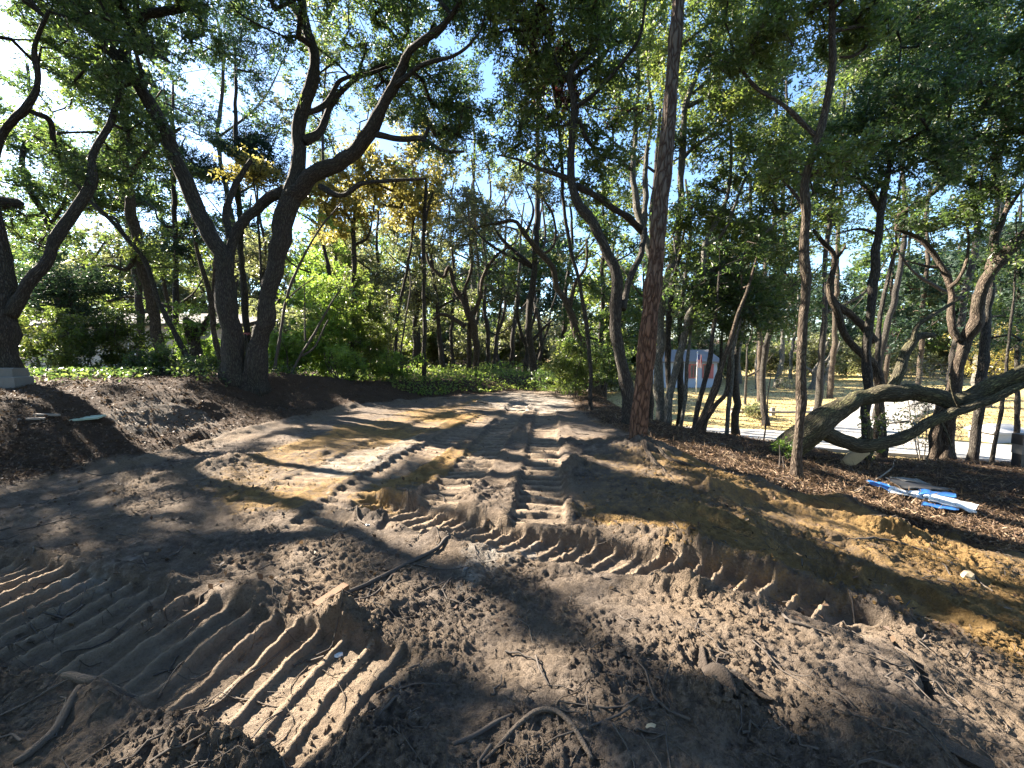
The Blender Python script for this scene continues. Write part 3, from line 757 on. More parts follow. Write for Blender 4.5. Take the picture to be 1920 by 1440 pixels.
# ---- 2 oak at the left edge
t = Tree('oak_tree', 'heavy dark oak cut by the left edge beside the concrete blocks', (10, 705), d=8.6)
t.limb([(8, 712, 0, 96), (8, 640, 0, 84), (10, 560, 0, 74), (2, 480, 0, 52), (-10, 400, 0, 46), (-25, 300, .2, 42), (-60, 180, .4, 36), (-120, 40, .4, 28), (-200, -120, .4, 18)], 'trunk', 20, .09, .3, ground=True)
t.limb([(20, 590, 0, 44), (50, 535, 0, 38), (85, 485, .1, 36), (115, 435, .2, 33), (150, 385, .3, 30), (172, 340, .4, 26), (175, 290, .5, 20), (210, 220, .7, 14), (240, 120, 1, 9)], 'limb', 14)
t.limb([(-24, 350, .15, 30), (4, 250, .1, 26), (50, 205, -.1, 24), (70, 150, -.2, 18), (66, 90, -.3, 13), (90, 20, -.5, 9)], 'limb', 12)
t.limb([(60, 210, -.1, 18), (95, 230, .3, 16), (105, 290, .6, 12), (110, 250, .9, 8)], 'limb', 8)
for b in [(50, 120, 1.0, 130, 130, 1.4, 110), (60, 320, .2, 100, 90, 1.2, 80), (190, 240, .8, 100, 120, 1.2, 100), (190, 90, .5, 110, 90, 1.4, 70), (-250, 150, .3, 260, 230, 2.6, 230), (40, -80, 0, 300, 110, 2.5, 120), (-420, 0, 1, 260, 260, 2.6, 160), (130, 420, .3, 60, 60, .7, 22), (-200, 420, .8, 200, 120, 1.6, 60), (-700, -40, 1, 300, 320, 2.6, 150)]:
    t.blob(*b)
for c, rx, rd, rz, n in [((-8.5, 3.5, 8.5), 3, 3, 1.4, 90), ((-14, 8, 9), 3, 3, 2, 80), ((-4.5, 1.5, 10), 3, 2.6, 1.2, 60)]: t.blobw(c, rx, rd, rz, n)  # crown extended out of view to shade the clearing from sky light
t.grow('leaf_dark', L=.08, nl=58, cr=.42, twigs=6)

# ---- 3..6 slimmer trees between those two
t = Tree('oak_tree', 'leaning grey trunk between the edge oak and the twin stemmed oak', (312, 712), d=12.5, mat='oakwarm')
t.limb([(312, 712, 0, 34), (296, 640, 0, 32), (280, 560, 0, 30), (266, 490, 0, 28), (252, 420, .1, 26), (240, 340, .1, 24), (232, 250, .2, 20), (220, 140, .3, 15), (200, 20, .4, 9)], 'trunk', 16, .08, .3, ground=True)
t.limb([(262, 470, 0, 12), (240, 505, -.2, 10), (210, 498, -.4, 7), (190, 500, -.5, 4)], 'limb', 6)
t.limb([(240, 330, .1, 14), (290, 270, .3, 11), (340, 240, .5, 7)], 'limb', 6)
for b in [(200, 160, .4, 150, 110, 2, 120), (290, 250, .6, 90, 80, 1.4, 60), (160, 300, .6, 80, 70, 1.2, 26), (220, 20, .5, 200, 90, 2, 60)]: t.blob(*b)
t.grow('leaf_dark', L=.1, nl=56, cr=.55)
t = Tree('young_tree', 'thin trunk slanting across in front of the leaning grey trunk', (368, 712), d=12.0, mat='oak')
t.limb([(368, 712, 0, 13), (335, 640, 0, 13), (300, 570, 0, 12), (270, 490, 0, 12), (235, 445, 0, 12), (200, 405, 0, 12), (165, 372, .1, 10), (140, 320, .2, 7)], 'trunk', 9, .06, .2, ground=True)
t.limb([(240, 450, 0, 8), (215, 410, .2, 7), (190, 400, .3, 5), (170, 360, .5, 4)], 'limb', 6)
for b in [(150, 330, .2, 70, 60, .9, 18), (250, 470, .3, 90, 45, 1, 16), (330, 470, .5, 80, 40, 1, 16)]: t.blob(*b)
t.grow('leaf_mid', L=.09, nl=40, cr=.45)
t = Tree('old_stub', 'short broken trunk wrapped in leaves left of the twin stemmed oak', (372, 708), d=13.5, cat='tree stub', mat='oakwarm')
t.limb([(375, 710, 0, 38), (368, 670, 0, 36), (358, 630, 0, 34), (350, 605, 0, 30), (345, 596, 0, 12)], 'trunk', 16, .14, .3, ground=True)
t.limb([(360, 640, 0, 16), (385, 610, .1, 13), (400, 580, .2, 8)], 'limb', 8)
t.blob(360, 610, 0, 55, 50, .6, 16); t.grow('leaf_bright', L=.1, nl=36, cr=.45)
t = Tree('young_tree', 'thin crooked tree hugging the left side of the twin stemmed oak', (424, 706), d=11.4, mat='oakwarm')
t.limb([(424, 706, 0, 14), (408, 655, 0, 13), (398, 600, 0, 13), (392, 545, 0, 12), (376, 490, 0, 11), (366, 440, .1, 9), (368, 400, .2, 6)], 'trunk', 9, .08, .2, ground=True)
t.limb([(402, 610, 0, 9), (400, 540, .2, 8), (404, 480, .3, 6)], 'limb', 6)
t.blob(370, 430, .3, 60, 60, .8, 16); t.grow('leaf_dark', L=.09, nl=40, cr=.45)
# dark evergreens behind the twin oak
def cedar(name, label, base, d, pts, blobs, L=.12, nl=60, cr=.6, mat='needle', bm='oak', group=None):
    t = Tree(name, label, base, d=d, mat=bm, group=group)
    t.limb(pts, 'trunk', 10, .05, .2, ground=True)
    for b in blobs: t.blob(*b)
    return t.grow(mat, L=L, W=L*.3, nl=nl, cr=cr, flat=.35)
cedar('cedar_tree', 'blue green evergreen filling the gap between the twin oak stems', (470, 700), 15, [(470, 700, 0, 18), (455, 500, 0, 16), (445, 300, 0, 12), (440, 80, 0, 5)], [(440, 200, 0, 85, 95, 1.5, 120), (470, 300, 0, 75, 60, 1.3, 70), (400, 330, .3, 80, 60, 1.3, 60), (440, 90, 0, 70, 80, 1.2, 60), (490, 420, .2, 60, 40, 1, 24)])
cedar('cedar_tree', 'dark evergreen with flat sprays behind the leaning grey trunk', (330, 700), 16, [(330, 700, 0, 16), (330, 500, 0, 14), (325, 300, 0, 10), (325, 150, 0, 5)], [(340, 420, 0, 80, 50, 1.4, 60), (310, 300, 0, 90, 70, 1.4, 80), (320, 480, .2, 70, 30, 1.2, 20), (310, 180, .3, 90, 80, 1.4, 70), (220, 330, .3, 60, 50, 1, 30)])
cedar('cedar_tree', 'low spreading evergreen below the limb of the edge oak', (130, 700), 13, [(130, 700, 0, 14), (135, 620, 0, 12), (130, 540, 0, 8), (120, 505, 0, 4)], [(130, 530, 0, 85, 28, 1.2, 40), (110, 575, .1, 80, 30, 1.1, 26), (160, 610, .2, 70, 40, 1, 24)])

# ---- 7 saplings at centre left
def sap(label, base, d, pts, blobs, mat='leaf_bright', L=.1, nl=34, bark_='twigdark', name='sapling', extra=(), cr=.45, ns=7):
    t = Tree(name, label, base, d=d, mat=bark_, cat='sapling' if name == 'sapling' else 'tree')
    t.limb(pts, 'trunk', ns, .05, .15, ground=True)
    for e in extra: t.limb(e, 'limb', 6)
    for b in blobs: t.blob(*b)
    return t.grow(mat, L=L, nl=nl, cr=cr)
sap('dark sapling bending right just beside the twin stemmed oak', (512, 715), 11.5, [(512, 715, 0, 8), (524, 640, 0, 7), (538, 560, 0, 7), (560, 500, 0, 6), (600, 430, 0, 5), (640, 380, 0, 3)], [(590, 440, .3, 60, 40, .8, 10), (540, 590, .3, 40, 50, .6, 8)], extra=[[(540, 560, 0, 4), (562, 540, .1, 3), (590, 520, .1, 2)]])
sap('forked slender sapling slanting right in front of the bright bushes', (540, 715), 12, [(540, 715, 0, 7), (562, 670, 0, 6), (590, 625, 0, 6), (620, 570, 0, 4), (640, 540, 0, 3)], [(610, 560, .2, 60, 50, .8, 12)], extra=[[(565, 668, 0, 5), (590, 650, .1, 4), (615, 600, .2, 3)], [(572, 640, 0, 4), (572, 580, .1, 3), (570, 520, .2, 2)]])
sap('upright sapling standing left of the straight post like trunk', (755, 720), 15, [(755, 720, 0, 5), (752, 660, 0, 5), (760, 600, 0, 4), (770, 540, 0, 3), (765, 490, 0, 2)], [(765, 540, .3, 50, 60, .9, 10)], 'leaf_mid')
# ---- 8 straight thin trunk
t = Tree('young_tree', 'straight post like dark trunk at the left end of the green ground cover', (797, 722), d=15.5, mat='oak')
t.limb([(797, 726, 0, 11), (796, 640, 0, 10), (795, 560, 0, 9), (794, 480, 0, 9), (796, 400, 0, 9), (800, 330, 0, 6)], 'trunk', 10, .06, .25, ground=True)
t.limb([(797, 415, 0, 6), (803, 390, .1, 5), (812, 360, .2, 3)], 'limb', 6)
t.blob(800, 350, .3, 70, 50, 1, 20); t.blob(800, 470, .4, 40, 60, .7, 10); t.grow('leaf_olive', L=.13, nl=34, cr=.6)
# yellow autumn trees
def yel(label, base, d, pts, blobs, extra=(), L=.13, nl=40):
    t = Tree('autumn_tree', label, base, d=d, mat='oak')
    t.limb(pts, 'trunk', 10, .06, .2, ground=True)
    for e in extra: t.limb(e, 'limb', 6)
    for b in blobs: t.blob(*b)
    return t.grow('leaf_yellow', L=L, W=L*.6, nl=nl, cr=.55, twigs=5, carve=False)
yel('golden leaved tree above the bright green bushes', (662, 712), 15, [(662, 712, 0, 14), (664, 600, 0, 13), (663, 480, 0, 11), (664, 420, 0, 9), (668, 380, 0, 6)], [(680, 370, 0, 95, 60, 1.3, 40), (600, 385, .2, 75, 45, 1, 18), (740, 325, .2, 90, 60, 1.2, 34), (640, 430, .3, 70, 25, 1, 10)], [[(664, 460, 0, 6), (690, 445, .1, 5), (700, 400, .2, 3)], [(664, 420, 0, 6), (640, 395, 0, 4), (610, 380, 0, 3)]])
yel('yellow leaved tree hanging over the start of the track left of the straight trunk', (742, 712), 17, [(742, 712, 0, 8), (745, 600, 0, 8), (765, 500, 0, 7), (775, 420, 0, 5), (790, 360, 0, 4)], [(790, 340, 0, 65, 75, 1.1, 30), (765, 400, .1, 60, 40, 1, 18), (800, 270, .3, 50, 40, 1, 14)])
yel('small golden tree caught between the twin oak and the dark evergreen', (500, 706), 14, [(500, 706, 0, 7), (492, 560, 0, 6), (485, 420, 0, 5), (475, 340, 0, 3)], [(470, 320, 0, 45, 22, .8, 16)], L=.11, nl=30)
# ---- 9 knotty two-trunk oak at the far end
t = Tree('oak_tree', 'knotty twin trunk oak at the far end of the cleared track', (884, 712), d=19, mat='oakwarm')
t.limb([(892, 714, 0, 15), (894, 660, 0, 14), (890, 620, 0, 15), (878, 585, 0, 16), (868, 560, .1, 12), (850, 530, .2, 10), (842, 500, .3, 9), (832, 520, .3, 7), (806, 495, .4, 6), (795, 460, .5, 4)], 'trunk', 14, .12, .3, ground=True)
t.limb([(880, 712, .2, 11), (879, 660, .2, 10), (880, 620, .2, 10), (884, 600, .1, 9)], 'trunk', 12, .1, .2, ground=True)
t.limb([(872, 612, 0, 10), (850, 598, .1, 9), (825, 590, .2, 7), (812, 600, .3, 5)], 'limb', 8)
t.limb([(888, 590, 0, 9), (900, 560, -.1, 8), (905, 520, -.2, 7), (930, 480, -.3, 6), (965, 455, -.4, 4)], 'limb', 8)
t.limb([(878, 580, 0, 9), (872, 545, .2, 7), (885, 500, .3, 6), (880, 440, .4, 4)], 'limb', 8)
for b in [(870, 440, 0, 85, 70, 1.6, 70), (820, 480, .3, 60, 60, 1.2, 32), (930, 410, -.2, 70, 55, 1.4, 44), (900, 520, .5, 60, 40, 1.2, 24)]: t.blob(*b)
t.grow('leaf_olive', L=.13, nl=34, cr=.6, twigs=7, mat='deadtwig')
# ---- 10 dark forked oak
t = Tree('oak_tree', 'dark oak forking at waist height behind the middle of the ground cover', (986, 712), d=19.5, mat='oak')
t.limb([(986, 714, 0, 11), (986, 680, 0, 11), (990, 652, 0, 12), (976, 625, 0, 9), (970, 590, 0, 7), (974, 560, .1, 6)], 'trunk', 12, .1, .25, ground=True)
t.limb([(990, 652, 0, 8), (1006, 632, .1, 7), (1025, 610, .2, 5), (1050, 590, .3, 3)], 'limb', 8)
t.limb([(988, 655, 0, 6), (1000, 600, .2, 5), (1010, 560, .3, 4)], 'limb', 6)
for b in [(990, 520, 0, 70, 40, 1.3, 28), (960, 570, .4, 50, 30, 1, 12), (1040, 560, .3, 60, 35, 1.2, 18)]: t.blob(*b)
t.grow('leaf_olive', L=.13, nl=30, cr=.6)
# ---- 12 curved oak right of the track's end
t = Tree('oak_tree', 'curving oak sweeping up leftwards over the right end of the track', (1118, 715), d=14.5, mat='oakwarm')
t.limb([(1118, 720, 0, 26), (1110, 670, 0, 22), (1085, 630, 0, 19), (1072, 590, 0, 18), (1062, 565, 0, 16), (1042, 540, 0, 15), (1035, 500, 0, 13), (1010, 470, 0, 12), (985, 440, 0, 10), (965, 415, .1, 8), (930, 420, .2, 6), (900, 425, .2, 4)], 'trunk', 14, .1, .3, ground=True)
t.limb([(1068, 575, 0, 10), (1080, 530, .2, 8), (1098, 500, .4, 6), (1100, 450, .5, 4)], 'limb', 8)
t.limb([(1015, 480, 0, 8), (1040, 455, .2, 6), (1035, 400, .4, 5), (1000, 350, .5, 3)], 'limb', 8)
t.limb([(985, 440, 0, 7), (1000, 395, .3, 5), (985, 350, .5, 3)], 'limb', 8)
for b in [(960, 360, 0, 90, 45, 1.4, 70), (1030, 390, .3, 75, 50, 1.3, 48), (900, 390, 0, 60, 40, 1, 28), (1090, 470, .5, 50, 50, 1, 24), (1010, 470, .6, 70, 35, 1, 22)]: t.blob(*b)
t.grow('leaf_olive', L=.11, nl=40, cr=.5, twigs=8, mat='deadtwig')

# ---- 13 dark sinuous tree behind the pine
t = Tree('oak_tree', 'dark sinuous oak rising close behind the tall pine', (1180, 790), d=8.6, mat='oak')
t.limb([(1182, 800, 0, 36), (1172, 700, 0, 32), (1158, 630, 0, 30), (1158, 560, 0, 28), (1150, 500, 0, 27), (1130, 455, 0, 25), (1100, 405, 0, 24), (1078, 360, 0, 22), (1072, 300, 0, 19), (1076, 235, 0, 18), (1075, 190, -.1, 17), (1068, 150, -.1, 15), (1085, 115, -.2, 13), (1118, 85, -.2, 11), (1122, 30, -.3, 9), (1110, -50, -.4, 5)], 'trunk', 18, .09, .3, ground=True)
t.limb([(1076, 340, 0, 12), (1050, 328, .1, 11), (1010, 315, .2, 8), (975, 300, .3, 6), (930, 290, .4, 3)], 'limb', 8)
t.limb([(1072, 150, -.1, 11), (1100, 130, .1, 10), (1140, 95, .2, 7), (1145, 40, .3, 5)], 'limb', 8)
t.limb([(1082, 200, -.1, 10), (1115, 175, -.2, 9), (1160, 125, -.4, 8), (1200, 70, -.6, 7), (1210, 0, -.8, 5)], 'limb', 8)
t.limb([(1082, 348, 0, 15), (1120, 370, .6, 15), (1165, 400, 1.3, 15), (1208, 436, 2.1, 16)], 'limb', 10)
t.limb([(1085, 225, 0, 9), (1105, 270, .2, 8), (1140, 285, .9, 8), (1190, 322, 2.3, 7)], 'limb', 8)
t.limb([(1168, 580, 0, 16), (1180, 530, .3, 15), (1200, 480, .5, 13), (1210, 430, .8, 10)], 'limb', 10)
t.limb([(1072, 160, 0, 9), (1040, 110, .3, 8), (1020, 40, .6, 5)], 'limb', 8)
for b in [(1010, 60, .2, 100, 80, 1.5, 60), (1130, 60, .2, 100, 80, 1.5, 60), (1000, 270, .3, 70, 60, 1.1, 34), (1130, 230, .6, 80, 70, 1.2, 34), (1060, -60, 0, 180, 80, 2, 60), (980, 170, .5, 50, 80, 1, 24), (1110, 330, .8, 60, 50, 1, 20)]: t.blob(*b)
t.grow('leaf_mid', L=.085, nl=46, cr=.42, twigs=6)
# red tinged hanging leaves
t = Tree('autumn_tree', 'slender tree with dark red hanging leaves high left of the pine', (1108, 740), d=10.5, mat='oak')
t.limb([(1108, 745, 0, 9), (1100, 600, 0, 9), (1062, 420, -.4, 8), (1050, 260, -.6, 7), (1040, 180, -.8, 6), (1020, 90, -1, 5), (1000, 0, -1.2, 3)], 'trunk', 8, .06, .2, ground=True)
t.limb([(1048, 240, -.6, 5), (1010, 190, -.6, 4), (985, 160, -.6, 3)], 'limb', 6)
for b in [(1020, 130, -.8, 60, 55, .8, 34), (1030, 200, -.6, 50, 28, .6, 14), (1075, 165, -.6, 22, 14, .4, 6), (1000, 40, -1, 50, 40, .7, 12), (1170, 190, 0, 34, 22, .5, 6)]: t.blob(*b)
t.grow('leaf_red', L=.12, W=.035, nl=40, cr=.34, twigs=6, droop=1.6, tint0=-.15)
# pale multi-stem behind pine
t = Tree('oak_tree', 'pale multi stemmed oak whose branches fan out behind the pine', (1243, 800), d=10.6, mat='pale')
t.limb([(1240, 808, 0, 26), (1236, 720, 0, 24), (1238, 640, 0, 22), (1240, 560, 0, 21), (1225, 490, 0, 20), (1205, 430, .1, 18), (1190, 370, .2, 14), (1188, 300, .3, 12), (1192, 230, .4, 10), (1198, 150, .5, 7), (1190, 60, .6, 4)], 'trunk', 14, .09, .3, ground=True)
t.limb([(1205, 435, .1, 14), (1212, 370, .3, 12), (1210, 300, .5, 10), (1222, 220, .7, 8), (1215, 130, .9, 5), (1222, 40, 1, 3)], 'limb', 8)
t.limb([(1240, 560, 0, 16), (1275, 430, .2, 15), (1278, 330, .2, 14), (1282, 230, .2, 14), (1288, 190, .2, 13), (1320, 110, .3, 10), (1342, 50, .4, 8), (1340, 10, .4, 6), (1360, -60, .4, 4)], 'limb', 10)
t.limb([(1290, 200, .2, 10), (1330, 180, .1, 9), (1390, 172, -.1, 8), (1440, 160, -.3, 5), (1490, 140, -.4, 3)], 'limb', 8)
t.limb([(1300, 175, .2, 8), (1350, 130, .4, 7), (1400, 70, .6, 5), (1430, 20, .8, 3)], 'limb', 8)
t.limb([(1278, 300, .2, 8), (1310, 270, .3, 7), (1370, 230, .5, 5), (1420, 210, .6, 3)], 'limb', 8)
for b in [(1340, 90, .3, 130, 95, 1.8, 90), (1190, 130, .6, 80, 110, 1.4, 50), (1400, 200, .2, 90, 60, 1.4, 40), (1320, 270, .5, 80, 50, 1.2, 34), (1190, 300, .8, 60, 70, 1.2, 28), (1320, -70, .4, 240, 80, 2.4, 70)]: t.blob(*b)
t.grow('leaf_mid', L=.095, nl=44, cr=.48, twigs=6, mat='pale')

# ---- 14 the tall pine
t = Tree('pine_tree', 'tall red barked pine standing alone on the right edge of the bare track', (1195, 848), d=6.45, mat='pine')
t.limb([(1194, 852, 0, 50), (1200, 780, 0, 46), (1208, 700, 0, 44), (1216, 620, 0, 43), (1227, 520, 0, 42), (1238, 400, 0, 41), (1248, 280, 0, 40), (1256, 190, 0, 39), (1264, 90, 0, 37), (1272, 0, 0, 36), (1295, -260, 0, 33), (1330, -700, 0, 26), (1360, -1100, 0, 16), (1375, -1400, 0, 8)], 'trunk', 44, .055, .22, step=.03, ground=True, crook=.12)
tc_ = P(1355, -1080, 6.45)
t.blobw(tc_+np.array([.3, .3, .8]), 2.4, 2.4, 2.2, 70)
t.grow('needle', L=.16, W=.03, nl=60, cr=.6, twigs=6)

# ---- 15 pale leaning tree right of the pine, with its long branches
t = Tree('oak_tree', 'pale lichen covered trunk leaning right next to the pine', (1246, 800), d=10.0, mat='pale')
t.limb([(1247, 806, .2, 19), (1258, 740, .2, 18), (1268, 690, .2, 18), (1283, 630, .2, 18), (1298, 575, .2, 19), (1310, 540, .2, 16), (1318, 500, .2, 14), (1325, 450, .3, 11), (1360, 380, .4, 9), (1372, 300, .4, 8), (1368, 230, .4, 7), (1360, 180, .4, 5)], 'trunk', 14, .08, .25, ground=True)
t.limb([(1312, 545, .2, 12), (1345, 515, .1, 10), (1390, 480, 0, 9), (1430, 440, -.1, 7), (1480, 400, -.2, 5), (1520, 370, -.2, 3)], 'limb', 8)
t.limb([(1325, 460, .3, 8), (1360, 430, .2, 7), (1400, 330, .1, 6), (1440, 290, .1, 4)], 'limb', 8)
t.limb([(1320, 525, .2, 9), (1360, 490, .4, 8), (1420, 475, .6, 6), (1470, 450, .8, 4)], 'limb', 8)
t.limb([(1300, 560, .2, 7), (1280, 525, .3, 6), (1268, 490, .4, 5), (1262, 440, .5, 3)], 'limb', 6)
for b in [(1400, 380, .2, 100, 60, 1.3, 60), (1340, 430, .6, 80, 50, 1.2, 36), (1440, 300, .2, 80, 50, 1.2, 30), (1350, 240, .5, 60, 60, 1.2, 22), (1440, 460, .4, 70, 40, 1, 26), (1310, 380, .8, 60, 50, 1, 22)]: t.blob(*b)
t.grow('leaf_mid', L=.09, nl=50, cr=.45, twigs=6, mat='pale')
# ---- 17 clump of thin trunks
TH = [('oakwarm', 'thin trunk curving up right, front stem of the clump beside the lawn', (1302, 812), [(1300, 815, 0, 14), (1322, 770, 0, 12), (1345, 710, 0, 12), (1368, 640, 0, 11), (1382, 590, 0, 9), (1402, 540, 0, 7), (1420, 480, 0, 4)]),
      ('oak', 'dark thin trunk leaning right at the left of the thin trunked clump', (1303, 795), [(1303, 798, .3, 13), (1315, 740, .3, 12), (1328, 690, .3, 11), (1338, 620, .3, 9), (1345, 560, .3, 6), (1350, 500, .3, 4)]),
      ('oakwarm', 'thin trunk with an elbow low down behind the clump beside the lawn', (1318, 800), [(1318, 805, .2, 12), (1338, 765, .2, 11), (1362, 735, .2, 11), (1368, 690, .2, 10), (1372, 640, .2, 8), (1388, 560, .2, 5), (1392, 500, .2, 3)]),
      ('pale', 'pale upright thin trunk at the right of the clump beside the lawn', (1362, 828), [(1362, 832, 0, 11), (1367, 770, 0, 10), (1374, 710, 0, 10), (1376, 650, 0, 8), (1390, 590, 0, 6), (1400, 540, 0, 4)]),
      ('pale', 'slim pale sapling trunk just right of the leaning lichen covered trunk', (1275, 808), [(1274, 812, .4, 11), (1282, 770, .4, 9), (1286, 720, .4, 9), (1292, 650, .4, 7), (1298, 600, .4, 5), (1300, 520, .4, 3)]),
      ('oak', 'dark slim trunk hidden between pine and leaning lichen covered trunk', (1256, 780), [(1254, 782, 1.2, 16), (1253, 700, 1.2, 15), (1252, 620, 1.2, 14), (1262, 540, 1.2, 12), (1275, 470, 1.2, 8), (1290, 400, 1.2, 5)]),
      ('oak', 'dark thin trunk with a curved foot in the clump beside the lawn', (1322, 790), [(1322, 792, .5, 10), (1345, 730, .5, 9), (1352, 690, .5, 9), (1356, 620, .5, 7), (1370, 540, .5, 4)])]
for i, (bm, lab, base, pts) in enumerate(TH):
    t = Tree('young_tree', lab, base, d=9.2+.15*i, mat=bm, group='thin trunks between the pine and the lawn')
    t.limb(pts, 'trunk', 10, .08, .2, ground=True)
    e = pts[-1]
    t.blob(e[0], e[1]+10, .3, 70, 60, 1.0, 26); t.blob(e[0]+10, e[1]+70, .4, 60, 40, .9, 12)
    t.grow('leaf_dark', L=.09, nl=46, cr=.45)
# ---- 18 slim tree right
t = Tree('oak_tree', 'slim straight tree on the slope in front of the fallen mossy trunk', (1494, 880), d=6.35, mat='oakwarm')
t.limb([(1493, 886, 0, 30), (1498, 800, 0, 27), (1503, 700, 0, 26), (1508, 600, 0, 25), (1511, 500, 0, 24), (1512, 420, 0, 23), (1508, 350, 0, 22), (1522, 290, 0, 22), (1540, 240, 0, 22), (1552, 190, 0, 19), (1560, 130, 0, 18), (1558, 60, 0, 17), (1560, 0, 0, 16), (1556, -120, 0, 12), (1560, -260, 0, 7)], 'trunk', 20, .09, .25, ground=True, step=.07, crook=.35)
t.limb([(1532, 258, 0, 13), (1500, 225, .1, 12), (1465, 195, .2, 10), (1420, 165, .3, 8), (1385, 120, .4, 6), (1370, 70, .4, 4)], 'limb', 10)
t.limb([(1556, 60, 0, 10), (1595, 52, .1, 9), (1622, 50, .2, 8), (1625, 85, .3, 8), (1600, 105, .3, 7), (1575, 108, .3, 5)], 'limb', 8)
t.limb([(1512, 400, 0, 9), (1495, 370, .2, 7), (1465, 330, .3, 5), (1450, 300, .4, 3)], 'limb', 8)
t.limb([(1520, 330, 0, 8), (1560, 310, .3, 6), (1600, 300, .5, 4)], 'limb', 8)
for b in [(1400, 90, .4, 70, 60, .9, 34), (1540, -60, 0, 160, 90, 1.4, 60), (1480, 330, .5, 60, 40, .8, 18), (1610, 40, .4, 60, 50, .8, 24), (1580, 310, .6, 50, 30, .7, 12)]: t.blob(*b)
for c, rx, rd, rz, n in [((3.5, 4.5, 9.5), 2.6, 2.6, 1.2, 70), ((6, 3, 8.5), 2.6, 2.6, 1.3, 60)]: t.blobw(c, rx, rd, rz, n)  # crown added above the view to darken the slope's ambient light
t.grow('leaf_mid', L=.075, nl=48, cr=.34, twigs=6, mat='oakwarm')
# ---- 19 dark trunk
t = Tree('oak_tree', 'dark purple grey trunk standing behind the bend of the fallen trunk', (1624, 855), d=9.2, mat='oak')
t.limb([(1622, 872, 0, 31), (1624, 790, 0, 29), (1627, 700, 0, 27), (1632, 600, 0, 25), (1641, 500, 0, 24), (1650, 430, 0, 21), (1654, 390, 0, 20), (1664, 330, 0, 15), (1672, 270, 0, 12), (1680, 180, 0, 8), (1690, 80, 0, 5)], 'trunk', 16, .08, .25, ground=True)
t.limb([(1652, 400, 0, 15), (1632, 365, .1, 13), (1610, 335, .2, 10), (1600, 290, .3, 6)], 'limb', 8)
t.limb([(1650, 440, 0, 7), (1610, 430, .2, 6), (1560, 440, .4, 3)], 'limb', 6)
for b in [(1640, 230, .2, 100, 70, 1.5, 70), (1720, 180, .3, 90, 70, 1.4, 50), (1600, 330, .3, 60, 50, 1, 30), (1700, 320, .3, 70, 50, 1.1, 34), (1660, 90, .3, 110, 70, 1.5, 50)]: t.blob(*b)
t.grow('leaf_dark', L=.085, nl=52, cr=.45, twigs=6)
# ---- 20 crooked dead limbs
t = Tree('dead_tree', 'bare crooked limbs rising left from behind the dark purple grey trunk', (1650, 800), d=10.4, mat='oakwarm')
t.limb([(1650, 850, 0, 30), (1648, 760, 0, 28), (1640, 690, 0, 27), (1610, 655, 0, 22), (1585, 630, 0, 20), (1572, 590, 0, 18), (1558, 560, 0, 18), (1556, 530, 0, 16), (1566, 490, 0, 14), (1560, 470, 0, 13), (1540, 450, 0, 12), (1525, 430, 0, 7)], 'trunk', 14, .12, .2, ground=True)
t.limb([(1640, 640, .1, 22), (1610, 605, .1, 20), (1580, 580, .1, 18), (1562, 555, .1, 15)], 'limb', 10)
t.limb([(1568, 485, 0, 8), (1580, 470, -.1, 6), (1586, 458, -.1, 3)], 'limb', 6)
t.blob(1600, 570, .3, 50, 40, .6, 8); t.grow('leaf_olive', L=.08, nl=10, cr=.4, twigs=7, mat='deadtwig')
# ---- 21 fallen, still living trunk
t = Tree('fallen_tree', 'thick mossy fallen trunk arching over the ground at right', (1500, 835), d=7.9, cat='fallen tree', mat='moss')
t.limb([(1450, 852, .3, 52), (1482, 838, .15, 74), (1530, 812, 0, 74), (1562, 776, 0, 66), (1598, 752, 0, 54), (1640, 738, 0, 52), (1700, 736, 0, 54), (1760, 748, 0, 58), (1800, 748, -.1, 60), (1850, 730, -.2, 58), (1920, 702, -.4, 54), (2040, 640, -.7, 46), (2200, 560, -1, 34)], 'trunk', 24, .09, 0, step=.06)
t.limb([(1540, 808, -.05, 44), (1580, 826, -.15, 42), (1630, 838, -.25, 42), (1680, 826, -.3, 37), (1730, 800, -.35, 34), (1790, 772, -.4, 32), (1850, 752, -.45, 30), (1910, 722, -.5, 26), (2000, 690, -.6, 20)], 'limb', 16, .09, step=.06)
t.limb([(1672, 728, .05, 30), (1686, 695, .1, 28), (1700, 660, .15, 26), (1718, 634, .2, 22), (1738, 628, .2, 20), (1752, 628, .2, 12)], 'limb', 12)
t.limb([(1712, 640, .15, 15), (1718, 612, .2, 13), (1745, 592, .2, 11), (1775, 575, .3, 9), (1800, 560, .3, 5)], 'limb', 8)
t.limb([(1630, 822, -.3, 13), (1632, 806, -.3, 13), (1630, 800, -.3, 8)], 'limb', 8)
t.limb([(1805, 772, -.4, 7), (1788, 745, -.5, 6), (1780, 700, -.6, 3)], 'limb', 6)
t.limb([(1760, 785, -.4, 6), (1775, 810, -.5, 5), (1785, 840, -.5, 3)], 'limb', 6)
t.blob(1690, 790, .2, 40, 30, .3, 6); t.blob(1960, 600, -.6, 50, 60, .8, 10); t.grow('leaf_mid', L=.07, nl=14, cr=.34, twigs=6, mat='deadtwig')
